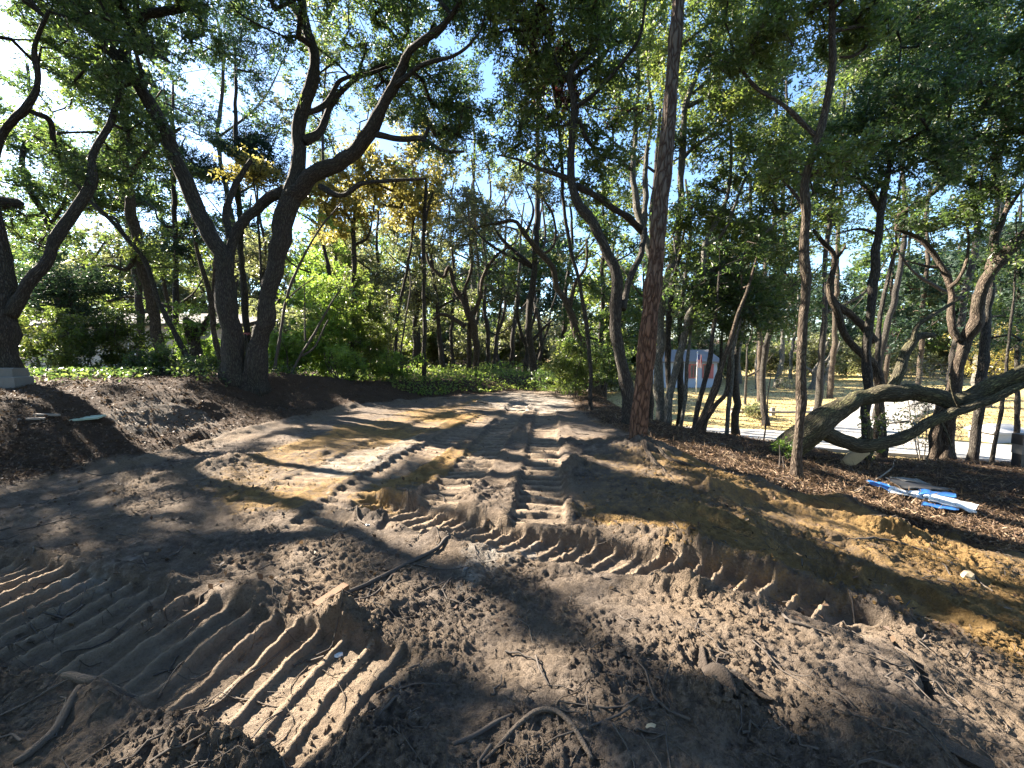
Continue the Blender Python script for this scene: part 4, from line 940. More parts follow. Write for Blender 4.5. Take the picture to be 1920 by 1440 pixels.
# ---- 22 big oak right with leaning stem
t = Tree('oak_tree', 'stout sunlit oak leaning right behind the fallen mossy trunk', (1765, 862), d=10.2, mat='oakwarm')
t.limb([(1772, 868, 0, 44), (1776, 800, 0, 42), (1788, 740, 0, 40), (1798, 690, 0, 38), (1804, 650, 0, 40), (1822, 610, -.1, 42), (1838, 560, -.2, 40), (1856, 510, -.3, 40), (1890, 470, -.4, 38), (1930, 430, -.5, 34), (1980, 360, -.6, 26), (2040, 240, -.8, 18)], 'trunk', 20, .10, .3, ground=True)
t.limb([(1750, 862, .1, 34), (1752, 800, .1, 33), (1760, 760, .1, 30), (1770, 735, .1, 20)], 'trunk', 14, .12, .25, ground=True)
t.limb([(1800, 640, 0, 24), (1782, 610, .1, 22), (1785, 560, .2, 18), (1778, 525, .3, 18), (1760, 490, .4, 15), (1735, 460, .5, 13), (1710, 440, .6, 10), (1680, 430, .7, 6)], 'limb', 12)
t.limb([(1780, 540, .2, 12), (1800, 520, .1, 10), (1815, 470, .1, 8), (1810, 400, .2, 5)], 'limb', 8)
t.limb([(1855, 505, -.3, 20), (1868, 450, -.2, 18), (1880, 410, -.1, 15), (1890, 370, 0, 12), (1870, 340, .2, 8), (1850, 300, .4, 5)], 'limb', 10)
t.limb([(1765, 500, .4, 10), (1740, 500, .5, 8), (1700, 490, .6, 4)], 'limb', 8)
t.limb([(1885, 400, 0, 10), (1905, 370, -.1, 8), (1930, 330, -.2, 5)], 'limb', 8)
for b in [(1830, 160, -.3, 130, 120, 1.8, 130), (1880, 320, -.2, 80, 70, 1.2, 56), (1760, 420, .5, 90, 50, 1.2, 42), (1960, 200, -.6, 160, 200, 2, 120), (1780, 290, .4, 80, 60, 1.2, 44), (1850, -40, -.3, 260, 110, 2.2, 110), (1720, 60, 0, 110, 80, 1.6, 50)]: t.blob(*b)
t.grow('leaf_dark', L=.085, nl=56, cr=.44, twigs=6, mat='oakwarm')
# 23, 24
t = Tree('oak_tree', 'dark trunk right of the stout sunlit oak, seen below the fallen trunk', (1828, 875), d=10.6, mat='oak')
t.limb([(1825, 878, 0, 34), (1830, 810, 0, 32), (1838, 740, 0, 31), (1845, 660, .2, 30), (1850, 590, .4, 26), (1860, 480, .6, 20), (1870, 360, .8, 14), (1880, 220, 1, 8)], 'trunk', 14, .08, .25, ground=True)
for b in [(1880, 250, .8, 90, 90, 1.5, 50), (1870, 520, .8, 50, 70, 1, 22), (1900, 600, .6, 50, 50, 1, 18)]: t.blob(*b)
t.grow('leaf_dark', L=.1, nl=44, cr=.5)
t = Tree('young_tree', 'thin dark sapling leaning right in front of the street at far right', (1860, 880), d=9.6, mat='oak')
t.limb([(1858, 884, 0, 14), (1868, 820, 0, 12), (1880, 760, 0, 11), (1888, 680, 0, 9), (1896, 600, 0, 7), (1905, 500, 0, 5), (1905, 400, 0, 3)], 'trunk', 9, .06, .2, ground=True)
t.limb([(1890, 660, 0, 4), (1915, 640, .1, 3), (1940, 620, .1, 2)], 'limb', 6)
t.blob(1905, 470, .2, 60, 60, .8, 14); t.grow('leaf_dark', L=.08, nl=36, cr=.4)
t = Tree('young_tree', 'short dark trunk between the fallen trunk and the stout sunlit oak', (1656, 820), d=10.8, mat='oak')
t.limb([(1658, 838, 0, 18), (1655, 790, 0, 17), (1650, 740, 0, 17), (1646, 690, 0, 15), (1650, 600, .2, 12), (1665, 520, .4, 9), (1690, 430, .6, 5)], 'trunk', 10, .08, .2, ground=True)
t.blob(1690, 420, .6, 70, 50, 1, 22); t.grow('leaf_dark', L=.1, nl=40, cr=.48)
cedar('cedar_tree', 'dark green evergreen at the right edge beyond the stout sunlit oak', (1905, 800), 13, [(1905, 830, 0, 16), (1908, 650, 0, 14), (1912, 480, 0, 10), (1915, 340, 0, 4)], [(1915, 560, 0, 60, 60, 1.2, 44), (1920, 470, 0, 55, 60, 1.1, 30), (1880, 640, .2, 55, 30, 1, 18)], L=.13)
# ------------------------------------------------------------------ bushes
def bush(label, px, py, d, rx, ry, rz, n, mat='leaf_mid', L=.09, nl=46, stems=5, group=None, cr=.36, name='bush', bark_='twigdark', bare=0, twigs=6):
    b = P(px, py, d); z = float(hm(b[0], b[1]))
    t = Tree(name, label, (px, py), d=d, cat='bush', mat=bark_, group=group)
    t.base = np.array([b[0], b[1], z]); t.root.location = t.base
    k = d/FPX; top = ry*2*k
    for i in range(stems):
        a = t.rg.random()*6.28; s_ = .5+.4*t.rg.random()
        p0 = np.array([b[0]+.12*math.cos(a), b[1]+.12*math.sin(a), z-.1, .018]); 
        p2 = np.array([b[0]+rx*k*s_*math.cos(a), b[1]+rz*s_*math.sin(a), z+top*(.55+.35*t.rg.random()), .006])
        p1 = (p0+p2)/2; p1[2] += .1*top; p1[:2] += t.rg.normal(size=2)*.1; p1[3] = .012
        t.limb([p0, p1, p2], 'stem', 5, 0, world=True, step=.15)
    c = np.array([b[0], b[1], z+top*.5])
    t.blobw(c, rx*k, rz, ry*k, n)
    return t.grow(mat, L=L, nl=nl, cr=cr, twigs=twigs, carve=False, bare=bare)
LB = 'undergrowth along the left bank'
bush('dark leafy bush beside the oak at the left edge', 95, 705, 11.5, 60, 60, .8, 46, 'leaf_mid', group=LB)
bush('dark bush in front of the beige house, second from the edge oak', 170, 708, 12.5, 60, 55, .8, 46, 'leaf_dark', group=LB)
bush('tall straggly bush left of the leaning grey trunk', 235, 710, 13, 55, 70, .8, 50, 'leaf_mid', group=LB)
bush('low dark bush at the foot of the leaning grey trunk', 290, 712, 11.5, 50, 26, .6, 24, 'leaf_dark', group=LB)
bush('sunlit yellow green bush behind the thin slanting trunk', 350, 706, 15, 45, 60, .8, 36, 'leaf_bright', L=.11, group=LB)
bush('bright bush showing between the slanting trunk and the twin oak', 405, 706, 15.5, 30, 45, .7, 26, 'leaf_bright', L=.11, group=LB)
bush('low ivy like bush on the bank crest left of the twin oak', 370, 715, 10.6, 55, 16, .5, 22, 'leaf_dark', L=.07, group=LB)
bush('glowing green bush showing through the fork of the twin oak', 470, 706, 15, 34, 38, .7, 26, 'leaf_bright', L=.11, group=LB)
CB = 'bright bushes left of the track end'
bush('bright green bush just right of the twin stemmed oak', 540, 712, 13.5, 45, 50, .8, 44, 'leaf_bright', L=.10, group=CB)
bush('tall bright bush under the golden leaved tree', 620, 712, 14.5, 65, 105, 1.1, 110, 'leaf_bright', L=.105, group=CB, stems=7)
bush('tall dense green bush with the darkest leaves left of the straight trunk', 690, 712, 15.5, 60, 110, 1.2, 100, 'leaf_mid', L=.11, group=CB, stems=7)
bush('small bright bush at the track edge under the golden leaved tree', 645, 722, 12.8, 40, 28, .6, 24, 'leaf_bright', group=CB)
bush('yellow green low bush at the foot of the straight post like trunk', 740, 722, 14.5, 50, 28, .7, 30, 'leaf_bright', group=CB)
bush('pale twiggy shrub right of the tall dense bush', 735, 700, 18, 45, 90, 1, 40, 'leaf_olive', L=.11, nl=14, group=CB, bark_='deadtwig', twigs=9)
RB = 'holly bushes at the right end of the track'
bush('sunlit holly bush left of the dark sinuous oak', 1075, 728, 13, 55, 50, .8, 50, 'leaf_mid', L=.09, group=RB)
bush('dark holly thicket behind the dark sinuous oak', 1120, 720, 15, 60, 85, 1, 70, 'leaf_dark', L=.11, group=RB, stems=7)
bush('low holly sprouts at the foot of the curving oak', 1040, 728, 14.5, 40, 20, .6, 20, 'leaf_dark', L=.09, group=RB)
bush('small leafy tuft growing by the root end of the fallen trunk', 1478, 850, 6.9, 26, 28, .25, 12, 'leaf_bright', L=.05, nl=26, cr=.16, stems=4)
bush('thin leafy sprout hanging below the arch of the fallen trunk', 1620, 850, 8.3, 26, 40, .3, 10, 'leaf_mid', L=.07, nl=16, cr=.22, stems=3)
bush('round tangle of bare tan twigs left of the stout sunlit oak', 1735, 850, 13, 48, 105, .9, 90, 'leaf_olive', L=.07, nl=6, cr=.5, bark_='deadtwig', twigs=14)
bush('grey shrub sitting on the lawn left of the slim straight tree', 1412, 792, 21, 30, 13, .6, 22, 'leaf_olive', L=.14, nl=24)
bush('twiggy brown shrub on the leaf strewn slope beside the slim straight tree', 1480, 742, 34, 30, 22, 1, 22, 'leaf_olive', L=.16, nl=14, cr=.7, bark_='deadtwig', twigs=9)
sap('thin bare sapling standing in front of the lawn', (1432, 828), 11.5, [(1432, 830, 0, 4), (1438, 780, 0, 4), (1440, 740, 0, 3), (1446, 700, 0, 2)], [(1442, 725, 0, 36, 20, .4, 8)], 'leaf_olive', L=.06, nl=10)

# ------------------------------------------------------------------ the wood behind: every tree of it stands alone
def bgtree(label, px, d, tw, lean, top, blobs, leaf='leaf_mid', L=.16, nl=30, cr=.8, bk='oak', group='trees of the far wood', name='woodland_tree', ns=8, twigs=4, carve=True, py=None, forks=2):
    x = (px-960)/FPX*d
    z = float(hm(x, d)); ppx, ppy = proj(np.array(x), np.array(float(d)), np.array(z))
    t = Tree(name, label, (px, float(ppy)), d=d, mat=bk, group=group)
    t.base = np.array([x, d, z]); t.root.location = t.base
    rg = t.rg; h = P(px+lean, top, d)[2]-z; n = 6
    q = []
    for i in range(n+1):
        f = i/n
        c = P(px+lean*f, top, d)
        q.append([x+(c[0]-x)*1.0+rg.normal()*.10*(0 < i)*h/8, d+rg.normal()*.15*(0 < i), z+h*f, tw*.5*(1-.75*f)+.01])
    q[0][2] -= .3
    t.limb(q, 'trunk', ns, .08, .25, world=True, step=.35)
    for i in range(forks):
        f = .35+.4*rg.random(); a = np.array(q[int(f*n)]); b2 = a.copy(); s_ = rg.choice([-1, 1])
        b2[0] += s_*h*(.12+.15*rg.random()); b2[1] += rg.normal()*.5; b2[2] += h*(.12+.2*rg.random()); b2[3] = .015; a[3] *= .65
        m_ = (a+b2)/2; m_[2] -= .03*h; m_[0] += s_*.02*h
        t.limb([a, m_, b2], 'limb', 6, .08, world=True, step=.3)
    for b in blobs: t.blob(*b)
    return t.grow(leaf, L=L, nl=nl, cr=cr, twigs=twigs, carve=carve)
# individually placed, left to right
BG = [
 ('dark background oak filling the sky left of the leaning grey trunk', 60, 18, .35, -10, 120, [(60, 250, 0, 130, 110, 2.5, 90), (30, 400, 0, 90, 70, 2, 50), (160, 360, .5, 90, 60, 2, 40)], 'leaf_dark'),
 ('background oak behind the leaning grey trunk', 215, 20, .35, 10, 60, [(210, 150, 0, 160, 130, 3, 120), (250, 330, 0, 110, 80, 2, 70)], 'leaf_dark'),
 ('background oak rising between evergreen and twin oak', 400, 22, .35, 10, 20, [(380, 90, 0, 160, 120, 3, 110), (540, 200, .5, 100, 100, 2, 60)], 'leaf_dark'),
 ('background oak with grey branches behind the right stem of the twin oak', 590, 19, .22, 15, 120, [(600, 250, 0, 90, 80, 2.5, 40), (570, 430, 0, 70, 60, 2, 24), (620, 120, .3, 110, 80, 2.5, 40)], 'leaf_olive'),
 ('slender background tree left of the golden leaved tree', 640, 24, .25, -10, 250, [(640, 480, 0, 70, 60, 2.5, 30), (660, 250, 0, 100, 60, 2.5, 40)], 'leaf_olive'),
 ('pale background tree behind the tall bright bush', 625, 21, .3, 0, 380, [(600, 500, 0, 60, 60, 2, 24)], 'leaf_bright', 'pale'),
 ('leaning background trunk left of the knotty twin trunk oak', 830, 21, .28, -45, 330, [(780, 430, 0, 80, 70, 2.5, 40), (760, 540, 0, 70, 50, 2, 24)], 'leaf_olive'),
 ('grey background trunk behind the pale twiggy shrub', 775, 25, .45, 5, 360, [(770, 420, 0, 90, 60, 3, 34), (740, 590, 0, 60, 40, 2, 16)], 'leaf_olive'),
 ('upright background trunk left of the knotty twin trunk oak', 850, 23, .22, -4, 330, [(850, 400, 0, 80, 60, 2.5, 30), (840, 560, 0, 60, 40, 2, 16)], 'leaf_mid'),
 ('dark upright trunk just right of the knotty twin trunk oak', 911, 22, .24, 6, 300, [(920, 380, 0, 90, 70, 3, 40)], 'leaf_olive'),
 ('slanting dark pole trunk right of the knotty twin trunk oak', 922, 20.5, .13, 25, 480, [(950, 500, 0, 60, 40, 2, 16)], 'leaf_mid'),
 ('second dark upright trunk right of the knotty twin trunk oak', 938, 23, .22, 14, 330, [(960, 420, 0, 80, 60, 2.5, 34)], 'leaf_mid'),
 ('background tree with low spreading branches left of the dark forked oak', 958, 25, .3, 25, 380, [(990, 460, 0, 90, 60, 3, 40)], 'leaf_olive'),
 ('pole like trunk leaning right beyond the dark forked oak', 1008, 21, .14, 38, 520, [(1050, 530, 0, 60, 40, 2, 18)], 'leaf_dark'),
 ('background trunk just behind the dark forked oak', 997, 23, .2, 5, 400, [(1010, 560, 0, 70, 50, 2, 20), (1000, 440, 0, 70, 50, 2, 22)], 'leaf_mid'),
 ('dark background tree behind the curving oak', 1060, 19, .3, 15, 380, [(1070, 480, 0, 80, 70, 2.5, 50), (1090, 600, 0, 70, 50, 2, 30)], 'leaf_dark'),
 ('dark leafy tree closing the view left of the pine', 1135, 18, .3, 0, 360, [(1130, 480, 0, 80, 80, 2.5, 56), (1150, 610, 0, 60, 60, 2, 34)], 'leaf_dark'),
 ('dark tree crowding the gap right of the pine', 1285, 14.5, .25, 10, 330, [(1290, 470, 0, 70, 90, 2, 56), (1320, 580, 0, 60, 40, 1.6, 30)], 'leaf_dark'),
 ('dense dark evergreen oak over the thin trunked clump', 1400, 15, .3, 15, 330, [(1400, 480, 0, 90, 75, 2, 90), (1370, 570, 0, 90, 40, 1.8, 44), (1460, 560, 0, 60, 60, 1.8, 44), (1380, 610, 0, 70, 25, 1.4, 20)], 'leaf_dark'),
 ('leafy background oak behind the slim straight tree', 1470, 19, .3, 15, 150, [(1470, 300, 0, 110, 80, 2.5, 66), (1520, 420, 0, 80, 50, 2, 34)], 'leaf_mid'),
 ('background tree between slim straight tree and dark purple grey trunk', 1575, 18, .28, 10, 120, [(1580, 250, 0, 100, 80, 2.5, 56), (1580, 390, 0, 70, 40, 2, 24)], 'leaf_mid'),
 ('background oak high behind the dark purple grey trunk', 1700, 20, .3, 10, 30, [(1700, 120, 0, 150, 90, 3, 80), (1740, 250, 0, 90, 50, 2.5, 34)], 'leaf_olive'),
 ('background oak in the upper right corner', 1850, 17, .3, 30, 20, [(1870, 130, 0, 150, 130, 3, 100)], 'leaf_mid'),
 ('tall background tree above the end of the track', 880, 28, .4, 0, 180, [(890, 330, 0, 60, 50, 3, 26), (960, 330, 0, 60, 40, 3, 20)], 'leaf_mid'),
 ('background oak high behind the pale multi stemmed oak', 1240, 18, .3, 0, 60, [(1260, 150, 0, 140, 100, 3, 60), (1150, 380, 0, 80, 60, 2.5, 34)], 'leaf_mid'),
 ('background oak high left of the pine', 1010, 17, .3, -10, 40, [(1010, 200, 0, 90, 110, 2.5, 60)], 'leaf_mid'),
 ('grey twiggy background oak behind the golden leaved tree', 700, 22, .25, 8, 330, [(690, 480, 0, 75, 70, 2.2, 44), (700, 370, 0, 70, 50, 2, 30)], 'leaf_olive'),
 ('twiggy olive oak filling the gap above the straight post like trunk', 770, 23, .25, 5, 300, [(790, 420, 0, 75, 80, 2.2, 50), (800, 540, 0, 60, 50, 2, 26)], 'leaf_olive'),
 ('grey green oak spreading behind the knotty twin trunk oak', 890, 26, .3, 0, 290, [(880, 500, 0, 90, 70, 2.4, 50), (880, 400, 0, 90, 50, 2, 30)], 'leaf_olive'),
 ('background oak seen between the twin oak stems', 480, 20, .25, 5, 330, [(490, 470, 0, 60, 60, 2, 30), (520, 380, 0, 70, 50, 2, 24)], 'leaf_olive'),
 ('background oak low behind the thin slanting trunk', 300, 21, .25, -5, 330, [(330, 470, 0, 70, 50, 2, 26), (170, 560, 0, 80, 40, 2, 24)], 'leaf_mid'),
 ('olive background oak behind the curving oak', 1010, 24, .25, 0, 330, [(1020, 480, 0, 80, 60, 2.2, 40), (1000, 580, 0, 80, 40, 2, 26)], 'leaf_olive'),
]
for r in BG:
    lab, px, d, tw, lean, top, bl, lf = r[:8]
    bgtree(lab, px, d, tw, lean, top, bl, lf, bk=(r[8] if len(r) > 8 else 'oak'), L=.14+.0035*(d-14), nl=46, cr=.75)
bgtree('yellow autumn maple glowing behind the fallen trunk at far right', 1850, 21, .2, 10, 600, [(1850, 660, 0, 60, 45, 2, 40), (1910, 640, 0, 50, 40, 2, 24)], 'leaf_yellow', L=.15, nl=34, name='autumn_tree', group=None)
bgtree('bright yellow green young tree in front of the pale pole trunks', 1405, 26, .15, 5, 600, [(1405, 650, 0, 30, 40, 1.2, 16)], 'leaf_bright', L=.16, nl=30, name='young_tree', group=None)
# pines beyond, right
for i, (lab, px, d, tw, lean, top, bl) in enumerate([
  ('tall far pine between the slim straight tree and the pale multi stemmed oak', 1460, 27, .35, 5, 60, [(1440, 150, 0, 70, 50, 2, 26), (1480, 240, 0, 60, 30, 2, 16)]),
  ('tall far pine left of the dark purple grey trunk', 1600, 29, .35, -5, 40, [(1600, 130, 0, 70, 60, 2, 30), (1560, 230, 0, 60, 30, 2, 14)]),
  ('far pine with pale sunlit trunk at the right edge', 1893, 25, .75, 2, 200, [(1890, 480, 0, 70, 60, 2, 40), (1900, 580, 0, 60, 40, 2, 26)]),
  ('far pine behind the stout sunlit oak', 1760, 30, .35, 5, 200, [(1760, 520, 0, 70, 60, 2, 34), (1720, 610, 0, 70, 40, 2, 26)]),
  ('far pine in the gap between the purple grey trunk and stout oak', 1690, 33, .35, 0, 330, [(1690, 560, 0, 70, 50, 2, 34)]),]):
    bgtree(lab, px, d, tw, lean, top, bl, 'needle', L=.3, nl=46, cr=1.0, bk='pale' if px == 1893 else 'oakwarm', name='pine_tree', group='far pines at right', forks=0)
# pale pole trunks at the top of the lawn
for lab, px, d, tw, lean in [('leftmost pale pole trunk at the back of the lawn', 1400, 38, .5, 0), ('pale pole trunk left of the slim straight tree, back of the lawn', 1437, 34, .38, 4), ('pale pole trunk leaning right just left of the slim straight tree', 1470, 35, .4, 22), ('whitish broken trunk just right of the slim straight tree', 1528, 34, .6, 12), ('thin whitish trunk beside the broken whitish one', 1545, 35, .3, 14), ('short post like trunk right of the whitish broken one', 1560, 36, .25, 0), ('pale pole trunk deep in the wood behind the slim straight tree', 1498, 42, .35, 4)]:
    broken = 'broken' in lab or 'short' in lab
    bgtree(lab, px, d, tw, lean*2, 640 if broken else 420, [] if broken else [(px+lean*2, 470, 0, 50, 60, 2, 14)], 'leaf_mid', L=.25, nl=26, cr=1.0, bk='pale', group='pale pole trunks at the back of the lawn', forks=1 if not broken else 2)

# far belt of trees that closes the horizon: one built per kind, then copied
def copy_tree(src, loc, rz, sc, label, group):
    r = src.copy(); C.objects.link(r); r.location = loc; r.rotation_euler = (0, 0, rz); r.scale = (sc, sc, sc); r['label'] = label; r['group'] = group
    for ch in list(src.children):
        c = ch.copy(); C.objects.link(c); c.parent = r
    return r
FARL = ['distant grey olive tree in the belt of wood behind everything', 'distant mid green tree in the belt of wood behind everything', 'distant dark green tree in the belt of wood behind everything', 'distant dark needle tree in the belt of wood behind everything']
FG = 'trees of the distant wooded belt'
kinds = []
for k, (lf, px) in enumerate([('leaf_olive', 300), ('leaf_mid', 700), ('leaf_dark', 1200), ('needle', 1560)]):
    d = 44
    t = bgtree(FARL[k], px, d, .4, 6, 470, [(px, 560, 0, 55, 80, 2.6, 44), (px+8, 640, 0, 45, 45, 2.2, 18)], lf, L=.34, nl=40, cr=1.3, group=FG, name='distant_tree', forks=1, carve=False)
    kinds.append(t.root)
i = 0
for px in range(-120, 2080, 52):
    d = 40+16*random.random()+(14 if 1240 < px < 1660 else 0); x = (px+random.uniform(-20, 20)-960)/FPX*d
    kk = 0 if i % 4 == 3 and px < 1100 else (i*7+int(d)) % 4; src = kinds[kk]
    sc = random.uniform(1.0, 1.5)
    if 1250 < px < 1350: d += 8
    copy_tree(src, (x, d, float(hm(x, d))-.1), random.uniform(0, 6.28), sc, FARL[kk], FG); i += 1

# unseen trees added behind the viewpoint to cut the ambient sky light
BEHL = 'leafy tree added outside the picture behind the viewpoint to dim the ambient light'
for k, (x, y, sc) in enumerate([(-9, -3, 1.0), (-4, -8, 1.05), (1.5, -9, 1.1), (6.5, -7, 1.0), (10.5, -2, .95), (-13, 1, 1.0), (13.5, 3, .9), (-1, -15, 1.3), (9, -14, 1.3), (-10, -12, 1.3)]):
    copy_tree(kinds[k % 3], (x, y, float(hm(x, y))-.1), k*1.3, sc, BEHL, 'unseen trees added behind the viewpoint')
# brush between the far trunks
BRL = ['hazy olive brush between the far trunks behind the ground cover', 'mid green brush between the far trunks behind the ground cover', 'broad olive brush between the far trunks behind the ground cover']
BRR = ['hazy olive brush along the wood edge at the back of the lawn', 'mid green brush along the wood edge at the back of the lawn', 'broad olive brush along the wood edge at the back of the lawn']
bl_ = []
for k, (px, d, lf) in enumerate([(820, 27, 'leaf_olive'), (960, 29, 'leaf_mid'), (1060, 24, 'leaf_olive')]):
    b = bush(BRL[k], px, 690, d, 50, 42, 1.4, 44, lf, L=.2, nl=34, cr=.6, group='brush between the far trunks'); bl_.append(b.root)
for k in range(34):
    px = 430+k*23+random.uniform(-10, 10)
    if px > 1180: break
    d = random.uniform(24, 36); x = (px-960)/FPX*d
    copy_tree(bl_[k % 3], (x, d, float(hm(x, d))), random.uniform(0, 6.28), random.uniform(.8, 1.5), BRL[k % 3], 'brush between the far trunks')
for k in range(26):
    px = 1130+k*34+random.uniform(-10, 10); d = random.uniform(40, 50); x = (px-960)/FPX*d
    copy_tree(bl_[k % 3], (x, d, float(hm(x, d))), random.uniform(0, 6.28), random.uniform(1.2, 2.0), BRR[k % 3], 'brush at the back of the lawn')
# ------------------------------------------------------------------ built things beyond the trees
def boxv(c0, c1):
    x0, y0, z0 = c0; x1, y1, z1 = c1
    V = np.array([[x0, y0, z0], [x1, y0, z0], [x1, y1, z0], [x0, y1, z0], [x0, y0, z1], [x1, y0, z1], [x1, y1, z1], [x0, y1, z1]], float)
    F = np.array([[0, 3, 2, 1], [4, 5, 6, 7], [0, 1, 5, 4], [1, 2, 6, 5], [2, 3, 7, 6], [3, 0, 4, 7]])
    return V, F
def boxpart(name, parent, c0, c1, mat, label=None):
    V, F = boxv(c0, c1); return link(name, mesh(name, V, F, mat, smooth=False), parent, label=label)
M['beige'] = plain('beige_siding', (.50, .43, .34), .8, .1, 8, .1)
M['shingle'] = plain('grey_shingle', (.17, .165, .16), .9, .3, 14, .4)
M['darkshingle'] = plain('dark_shingle', (.075, .065, .055), .95, .3, 14, .4)
M['mutedwhite'] = plain('weathered_white_paint', (.42, .41, .39), .8, .2, 12, .2)
M['bluegrey'] = plain('blue_grey_siding', (.36, .43, .52), .8, .1, 6, .1)
M['redpaint'] = plain('red_paint', (.40, .11, .10), .6, .15, 9, .1)
M['white'] = plain('white_paint', (.74, .73, .70), .6, .1, 8, .1)
M['glass'] = plain('dark_window_glass', (.03, .035, .04), .12, .1, 3, 0)
M['darkmetal'] = plain('dark_metal', (.03, .03, .032), .5, .3, 12, .2)
M['woodgrey'] = plain('weathered_wood', (.26, .225, .19), .9, .25, 18, .4)
M['block'] = plain('grey_block', (.17, .165, .155), .95, .2, 30, .5)
M['whiteplastic'] = plain('white_plastic', (.70, .72, .73), .4, .2, 12, .5)
M['blueplastic'] = plain('blue_plastic', (.03, .14, .42), .45, .4, 14, .5)
M['greenboard'] = plain('pale_green_board', (.36, .45, .36), .8, .15, 12, .2)
M['rotten'] = plain('rotten_wood', (.060, .045, .034), .95, .55, 90, 1.0, .02)
M['freshwood'] = plain('split_pale_wood', (.48, .38, .24), .85, .25, 30, .5)
M['plank'] = plain('orange_brown_plank', (.17, .085, .04), .8, .3, 22, .4)
def house(name, label, x0, x1, y0, depth, zb, ze, zr, wall, roofm, wins, winframe, zbase=None):
    c = ((x0+x1)/2, y0, zb); r = empty(name, c, label, 'house')
    a0 = (x0-c[0], 0, -1.2); a1 = (x1-c[0], depth, ze-zb)
    V, F = boxv(a0, a1); g = zr-zb; hw = (x1-x0)/2
    V = np.vstack([V, [[-hw, depth/2, g], [hw, depth/2, g]]])
    link('wall', mesh('wall', V, [F, np.array([[3, 8, 0], [1, 9, 2]]) if False else np.array([[4, 8, 7], [5, 6, 9]])], wall, smooth=False), r)
    ov = .35; e = ze-zb-.12
    RV = np.array([[-hw-ov, -ov, e], [hw+ov, -ov, e], [hw+ov, depth/2, g+.06], [-hw-ov, depth/2, g+.06], [-hw-ov, depth+ov, e], [hw+ov, depth+ov, e]], float)
    RV = np.vstack([RV, RV+[0, 0, .14]])
    RF = np.array([[0, 3, 2, 1], [3, 4, 5, 2], [6, 7, 8, 9], [9, 8, 11, 10], [0, 1, 7, 6], [4, 10, 11, 5], [1, 2, 8, 7], [2, 5, 11, 8], [0, 6, 9, 3], [3, 9, 10, 4]])
    link('roof', mesh('roof', RV, RF, roofm, smooth=False), r)
    for (wx0, wx1, wz0, wz1) in wins:
        f = Acc(); t = .09
        for q0, q1 in (((wx0-t, -.06, wz0-t), (wx1+t, .01, wz0)), ((wx0-t, -.06, wz1), (wx1+t, .01, wz1+t)), ((wx0-t, -.06, wz0+.001), (wx0, .008, wz1-.001)), ((wx1, -.06, wz0+.001), (wx1+t, .008, wz1-.001)), (((wx0+wx1)/2-.025, -.05, wz0+.001), ((wx0+wx1)/2+.025, .006, wz1-.001))):
            V, F = boxv(q0, q1); f.add(V, F)
        fo = link('window', f.build('window', winframe, smooth=False), r)
        boxpart('pane', fo, (wx0, -.025, wz0), (wx1, .004, wz1), M['glass'])
    return r
zb = float(hm(-21, 25))
house('house', 'beige sided house half hidden behind the undergrowth at left', -28.5, -15.6, 25, 8, zb, zb+2.6, zb+3.3, M['beige'], M['darkshingle'], [(-4.6, -3.4, .9, 2.1), (-1.0, .4, .9, 2.1), (3.2, 4.5, .9, 2.1)], M['white'])
zb = float(hm(14.3, 35))
hx = (1306-960)/FPX*35
hr = house('house', 'blue grey cottage with red framed windows across the street', hx-2.6, hx+1.7, 35, 5, zb, zb+2.15, zb+2.9, M['bluegrey'], M['shingle'], [(-.05, .45, .85, 1.85), (1.02, 1.5, .85, 1.85)], M['redpaint'])
boxpart('foundation', hr, (-2.16, -.08, -.9), (2.16, .02, .35), M['bluegrey'])
boxpart('shutter', hr, (-.42, -.05, .75), (-.16, .0045, 1.95), M['redpaint']); boxpart('shutter', hr, (1.61, -.05, .75), (1.85, .0045, 1.95), M['redpaint'])
# flagpole with a limp flag
fx = (1307-960)/FPX*31; fz = float(hm(fx, 31)); r = empty('flagpole', (fx, 31, fz), 'white flagpole with a limp striped flag before the blue grey cottage', 'flagpole')
V, F, B = tube(np.array([[0, 0, -.2, .04], [0, 0, 1.6, .035], [0, 0, 3.0, .03]]), 8); a = Acc(); a.add(V, F, B); link('pole', a.build('pole', M['white']), r)
V, F, B = tube(np.array([[0, 0, 3.0, .02], [0, 0, 3.04, .05], [0, 0, 3.09, .045], [0, 0, 3.12, .01]]), 8); a = Acc(); a.add(V, F, B); link('finial', a.build('finial', M['white']), r)
fl = []
for i in range(9):
    for j in range(9):
        fl.append([.05+.035*j+.02*math.sin(j*2+i*.5), .05*math.sin(j*1.9+i*.4), 2.9-.95*i/8-.05*j/8])
fl = np.array(fl); ii, jj = np.meshgrid(range(8), range(8), indexing='ij'); k = (ii*9+jj).ravel(); FF = np.stack([k, k+1, k+10, k+9], 1)
m_, nt_, out_ = newmat('striped_flag'); tc_ = nd(nt_, 'ShaderNodeTexCoord').outputs['Object']; sx_ = nt_.nodes.new('ShaderNodeSeparateXYZ'); nt_.links.new(tc_, sx_.inputs[0])
st_ = math_(nt_, 'GREATER_THAN', math_(nt_, 'SINE', math_(nt_, 'MULTIPLY', sx_.outputs[0], 110.0)), 0.0); cb_ = math_(nt_, 'GREATER_THAN', sx_.outputs[2], 2.5)
cc_ = mixc(nt_, math_(nt_, 'MULTIPLY', cb_, math_(nt_, 'LESS_THAN', sx_.outputs[0], .19)), mixc(nt_, st_, (.7, .68, .66), (.5, .04, .05)), (.03, .05, .2))
b_ = nd(nt_, 'ShaderNodeBsdfPrincipled'); b_.inputs['Roughness'].default_value = .8; nt_.links.new(cc_, b_.inputs['Base Color']); nt_.links.new(b_.outputs[0], out_.inputs[0])
link('flag', mesh('flag', fl, FF, m_), r)
